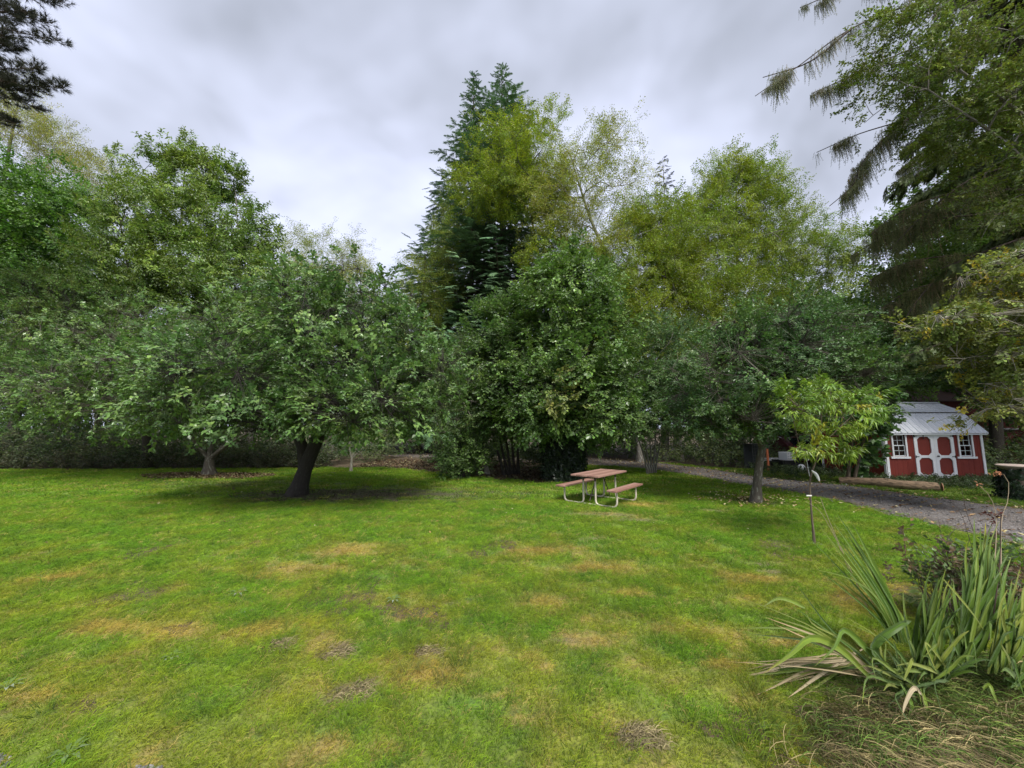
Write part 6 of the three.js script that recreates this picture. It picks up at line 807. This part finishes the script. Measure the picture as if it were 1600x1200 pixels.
{ // ---- bare dark twigs rising behind the clump, a tawny bracken patch, and the straw at its foot
  const o = at(1505, 900, 3.9).setY(0), t = thing('bramble_shrub', 'tangled dark bare twigs rising between sword leaves and driveway', 'shrub', o.toArray()), ts = new TubeSet(), r = mulberry(811), tip = [];
  const tw = (P, rad) => { const Q = new THREE.CatmullRomCurve3(P.map((q) => at(...q).sub(o))).getSpacedPoints(14); ts.tube(Q, Q.map((_, k) => lerp(rad, 0.0015, k / 14)), 4); tip.push(...Q.slice(6)); };
  tw([[1520, 930, 3.8], [1524, 842, 3.8], [1510, 800, 3.8], [1502, 762, 3.8]], 0.006); tw([[1518, 930, 3.85], [1480, 880, 3.9], [1482, 838, 3.9], [1518, 812, 3.9]], 0.004); tw([[1505, 940, 3.8], [1506, 880, 3.85], [1515, 840, 3.85]], 0.005); tw([[1475, 940, 3.9], [1478, 890, 3.9], [1466, 810, 3.9]], 0.004); tw([[1460, 940, 3.95], [1440, 880, 3.95], [1428, 850, 3.95]], 0.0035); tw([[1450, 930, 3.9], [1434, 880, 3.9], [1431, 848, 3.9]], 0.003); tw([[1590, 930, 3.8], [1598, 870, 3.8], [1568, 845, 3.8]], 0.004); tw([[1640, 880, 3.7], [1600, 795, 3.7], [1565, 778, 3.7]], 0.006); tw([[1520, 860, 3.9], [1500, 800, 3.9], [1482, 780, 3.9]], 0.003);
  for (let k = 0; k < 90; k++) { const p0 = at(1445 + 150 * r(), 900 + 40 * r(), 3.9).sub(o); p0.y = 0.05 + 0.2 * r(); const p1 = p0.clone().add(V((r() - 0.5) * 0.35, 0.2 + 0.3 * r(), (r() - 0.5) * 0.35)), p2 = p1.clone().add(V((r() - 0.5) * 0.3, (r() - 0.3) * 0.25, (r() - 0.5) * 0.3)); const Q = new THREE.CatmullRomCurve3([p0, p1, p2]).getSpacedPoints(6); ts.tube(Q, Q.map((_, j) => lerp(0.004, 0.0015, j / 6)), 3); tip.push(...Q.slice(3)); }
  part('stems', ts.geom(), std({ rgb: [0.075, 0.05, 0.038] }), t);
  const mats = [], cols = []; for (let k = 0; k < 190; k++) { const p = tip[(r() * tip.length) | 0]; if (p.y > 0.75 || r() < 0.25) continue; mats.push(orient(p, V(r() - 0.5, 0.4, r() - 0.5), V(r() - 0.5, 1, r() - 0.5), 0.32 + 0.25 * r())); const b = 0.7 + 0.6 * r(); cols.push((r() < 0.5 ? [0.1, 0.17, 0.035] : [0.17, 0.12, 0.06]).map((v) => v * b)); } copies('foliage', SP.bramble, LM.soft, mats, cols, t);
}
for (const [px, py, d, h, col, label, seed] of [[1578, 915, 4.0, 0.62, [0.17, 0.26, 0.05], 'pale green fern patch right behind the sword leaves', 821], [1612, 930, 3.9, 0.7, [0.34, 0.25, 0.1], 'tawny dead fern patch at the right edge behind the sword leaves', 822], [1468, 925, 4.1, 0.34, [0.19, 0.25, 0.06], 'low light green fern left of the bare twigs', 823]]) {
  const o = at(px, py, d).setY(0), t = thing('fern', label, 'fern', o.toArray()), r = mulberry(seed), m = LM.soft.clone(); m.color.setRGB(...col);
  for (let k = 0; k < 12; k++) { const S = new Spray(seed * 20 + k), a = k * 2.4 + r(), L = h * (0.8 + 0.5 * r()), D = V(Math.cos(a), 0, Math.sin(a)), f = (q) => D.clone().multiplyScalar(L * 0.75 * q).add(V(0, L * (1.15 * q - 0.65 * q * q), 0)), side = V(-D.z, 0, D.x); for (let j = 0; j < 5; j++) S.stem(f(j / 5), f((j + 1) / 5), 0.003, [0.8, 0.7, 0.5]); for (let j = 3; j < 26; j++) { const q = j / 26; for (const s of [-1, 1]) S.leaf(f(q), side.clone().multiplyScalar(s).addScaledVector(D, 0.35).add(V(0, -0.2 + 0.3 * (r() - 0.5), 0)), V(0, 1, 0).addScaledVector(D, -0.3), L * 0.34 * Math.sin(0.35 + 2.7 * q) + 0.01, 0.022, [0.8 + 0.4 * r(), 0.8 + 0.4 * r(), 0.9], 0.2); } part('frond', S.geom(), m, t); }
}
{ // straw and long thin grass under the clump
  const mk = (seed, n, up, l0) => { const S = new Spray(seed), r = S.r; for (let k = 0; k < n; k++) { const g = r() * 6.283, L = l0 * (0.5 + r()), d = V(Math.cos(g), 0, Math.sin(g)), b = V((r() - 0.5) * 0.2, 0, (r() - 0.5) * 0.2), c = 0.55 + 0.8 * r(), H = L * up * (0.3 + r()), sw = V(-d.z, 0, d.x).multiplyScalar((r() - 0.5) * L * 0.7); const f = (q) => b.clone().addScaledVector(d, L * q).addScaledVector(sw, q * q).add(V(0, H * (2.4 * q - 2.2 * q * q) + 0.005, 0)); S.blade([0, 0.3, 0.55, 0.8, 1].map(f), 0.0048, V(-d.z, 0.6, d.x), [c * 0.7, c * 0.7, c * 0.65], [c, c, c]); } return S.geom(); };
  const q = mulberry(72), sets = [[mk(71, 26, 0.28, 0.16), [], [], 'dead_grass', 'matted straw coloured grass at the foot of the sword leaves'], [mk(73, 20, 0.6, 0.15), [], [], 'long_grass', 'uncut thin green grass mixed into the straw in the near right corner']];
  for (let k = 0; k < 2100; k++) {
    const px = 1180 + 480 * q(), py = 1040 + 180 * q(), p = groundAt(px, py), n = N2(p.x * 3, p.z * 3), m = smoothstep(px + (py - 1120) * 0.9 + n * 70, 1260, 1440); if (q() > m) continue;
    const green = q() < (py < 1110 ? 0.5 : 0.22) - 0.25 * n ? 1 : 0, S = sets[green]; p.y = hgt(p.x, p.z) + 0.005 + 0.035 * q(); const a = q() * 6.283, s = 0.55 + 0.6 * q();
    S[1].push(new THREE.Matrix4().compose(p, new THREE.Quaternion().setFromEuler(new THREE.Euler((q() - 0.5) * 0.5, a, (q() - 0.5) * 0.5)), V(s, s, s))); const b = 0.7 + 0.6 * q();
    S[2].push((green ? (q() < 0.35 ? [0.22, 0.27, 0.06] : [0.13, 0.22, 0.035]) : q() < 0.45 ? [0.19, 0.15, 0.075] : [0.37, 0.3, 0.14]).map((v) => v * b));
  }
  for (const [g, m, c, name, label] of sets) tag(copies(name, g, LM.dry, m, c), label, 'grass');
}
{ // broad leaved weeds in the lawn
  const m = LM.soft.clone(); m.color.setRGB(0.14, 0.22, 0.05); let first = null; const r = mulberry(91);
  for (const [px, py, where] of [[268, 1030, 'in yellowed grass left of the bare dry patch'], [372, 928, 'upper of two close together in the left lawn'], [385, 958, 'lower of two close together in the left lawn'], [10, 1080, 'nearest the left edge of the lawn'], [105, 1190, 'in the bottom left corner between the gravel patches'], [615, 935, 'alone in the greener middle of the lawn'], [862, 786, 'just left of the picnic table'], [1275, 852, 'at the foot of the peach stem']]) {
    const p = groundAt(px, py), label = 'flat pale green dandelion rosette ' + where; p.y = hgt(p.x, p.z);
    if (!first) { first = thing('dandelion', label, 'weed', p.toArray(), 0, 'broad leaved weeds in the lawn'); first.scale.setScalar(0.5); for (let k = 0; k < 9; k++) { const S = new Spray(900 + k), a = k * 0.7 + r() * 0.4, d = V(Math.cos(a), 0.28 + 0.3 * r(), Math.sin(a)); S.leaf(V(0, 0.03, 0), d, V(0, 1, 0), 0.15 + 0.05 * r(), 0.042, [1, 1, 1], 0.2, 0.25, 0.62); part('leaf', S.geom(), m, first); } continue; }
    const c = first.clone(); c.name = numbered('dandelion'); c.userData.label = label; c.position.copy(p); c.rotation.y = r() * 6.28; c.scale.setScalar(0.4 + 0.3 * r()); scene.add(c);
  }
}

console.log('leaf sprays', leafTotal);
renderer.setSize(1024, 768);
renderer.render(scene, camera);
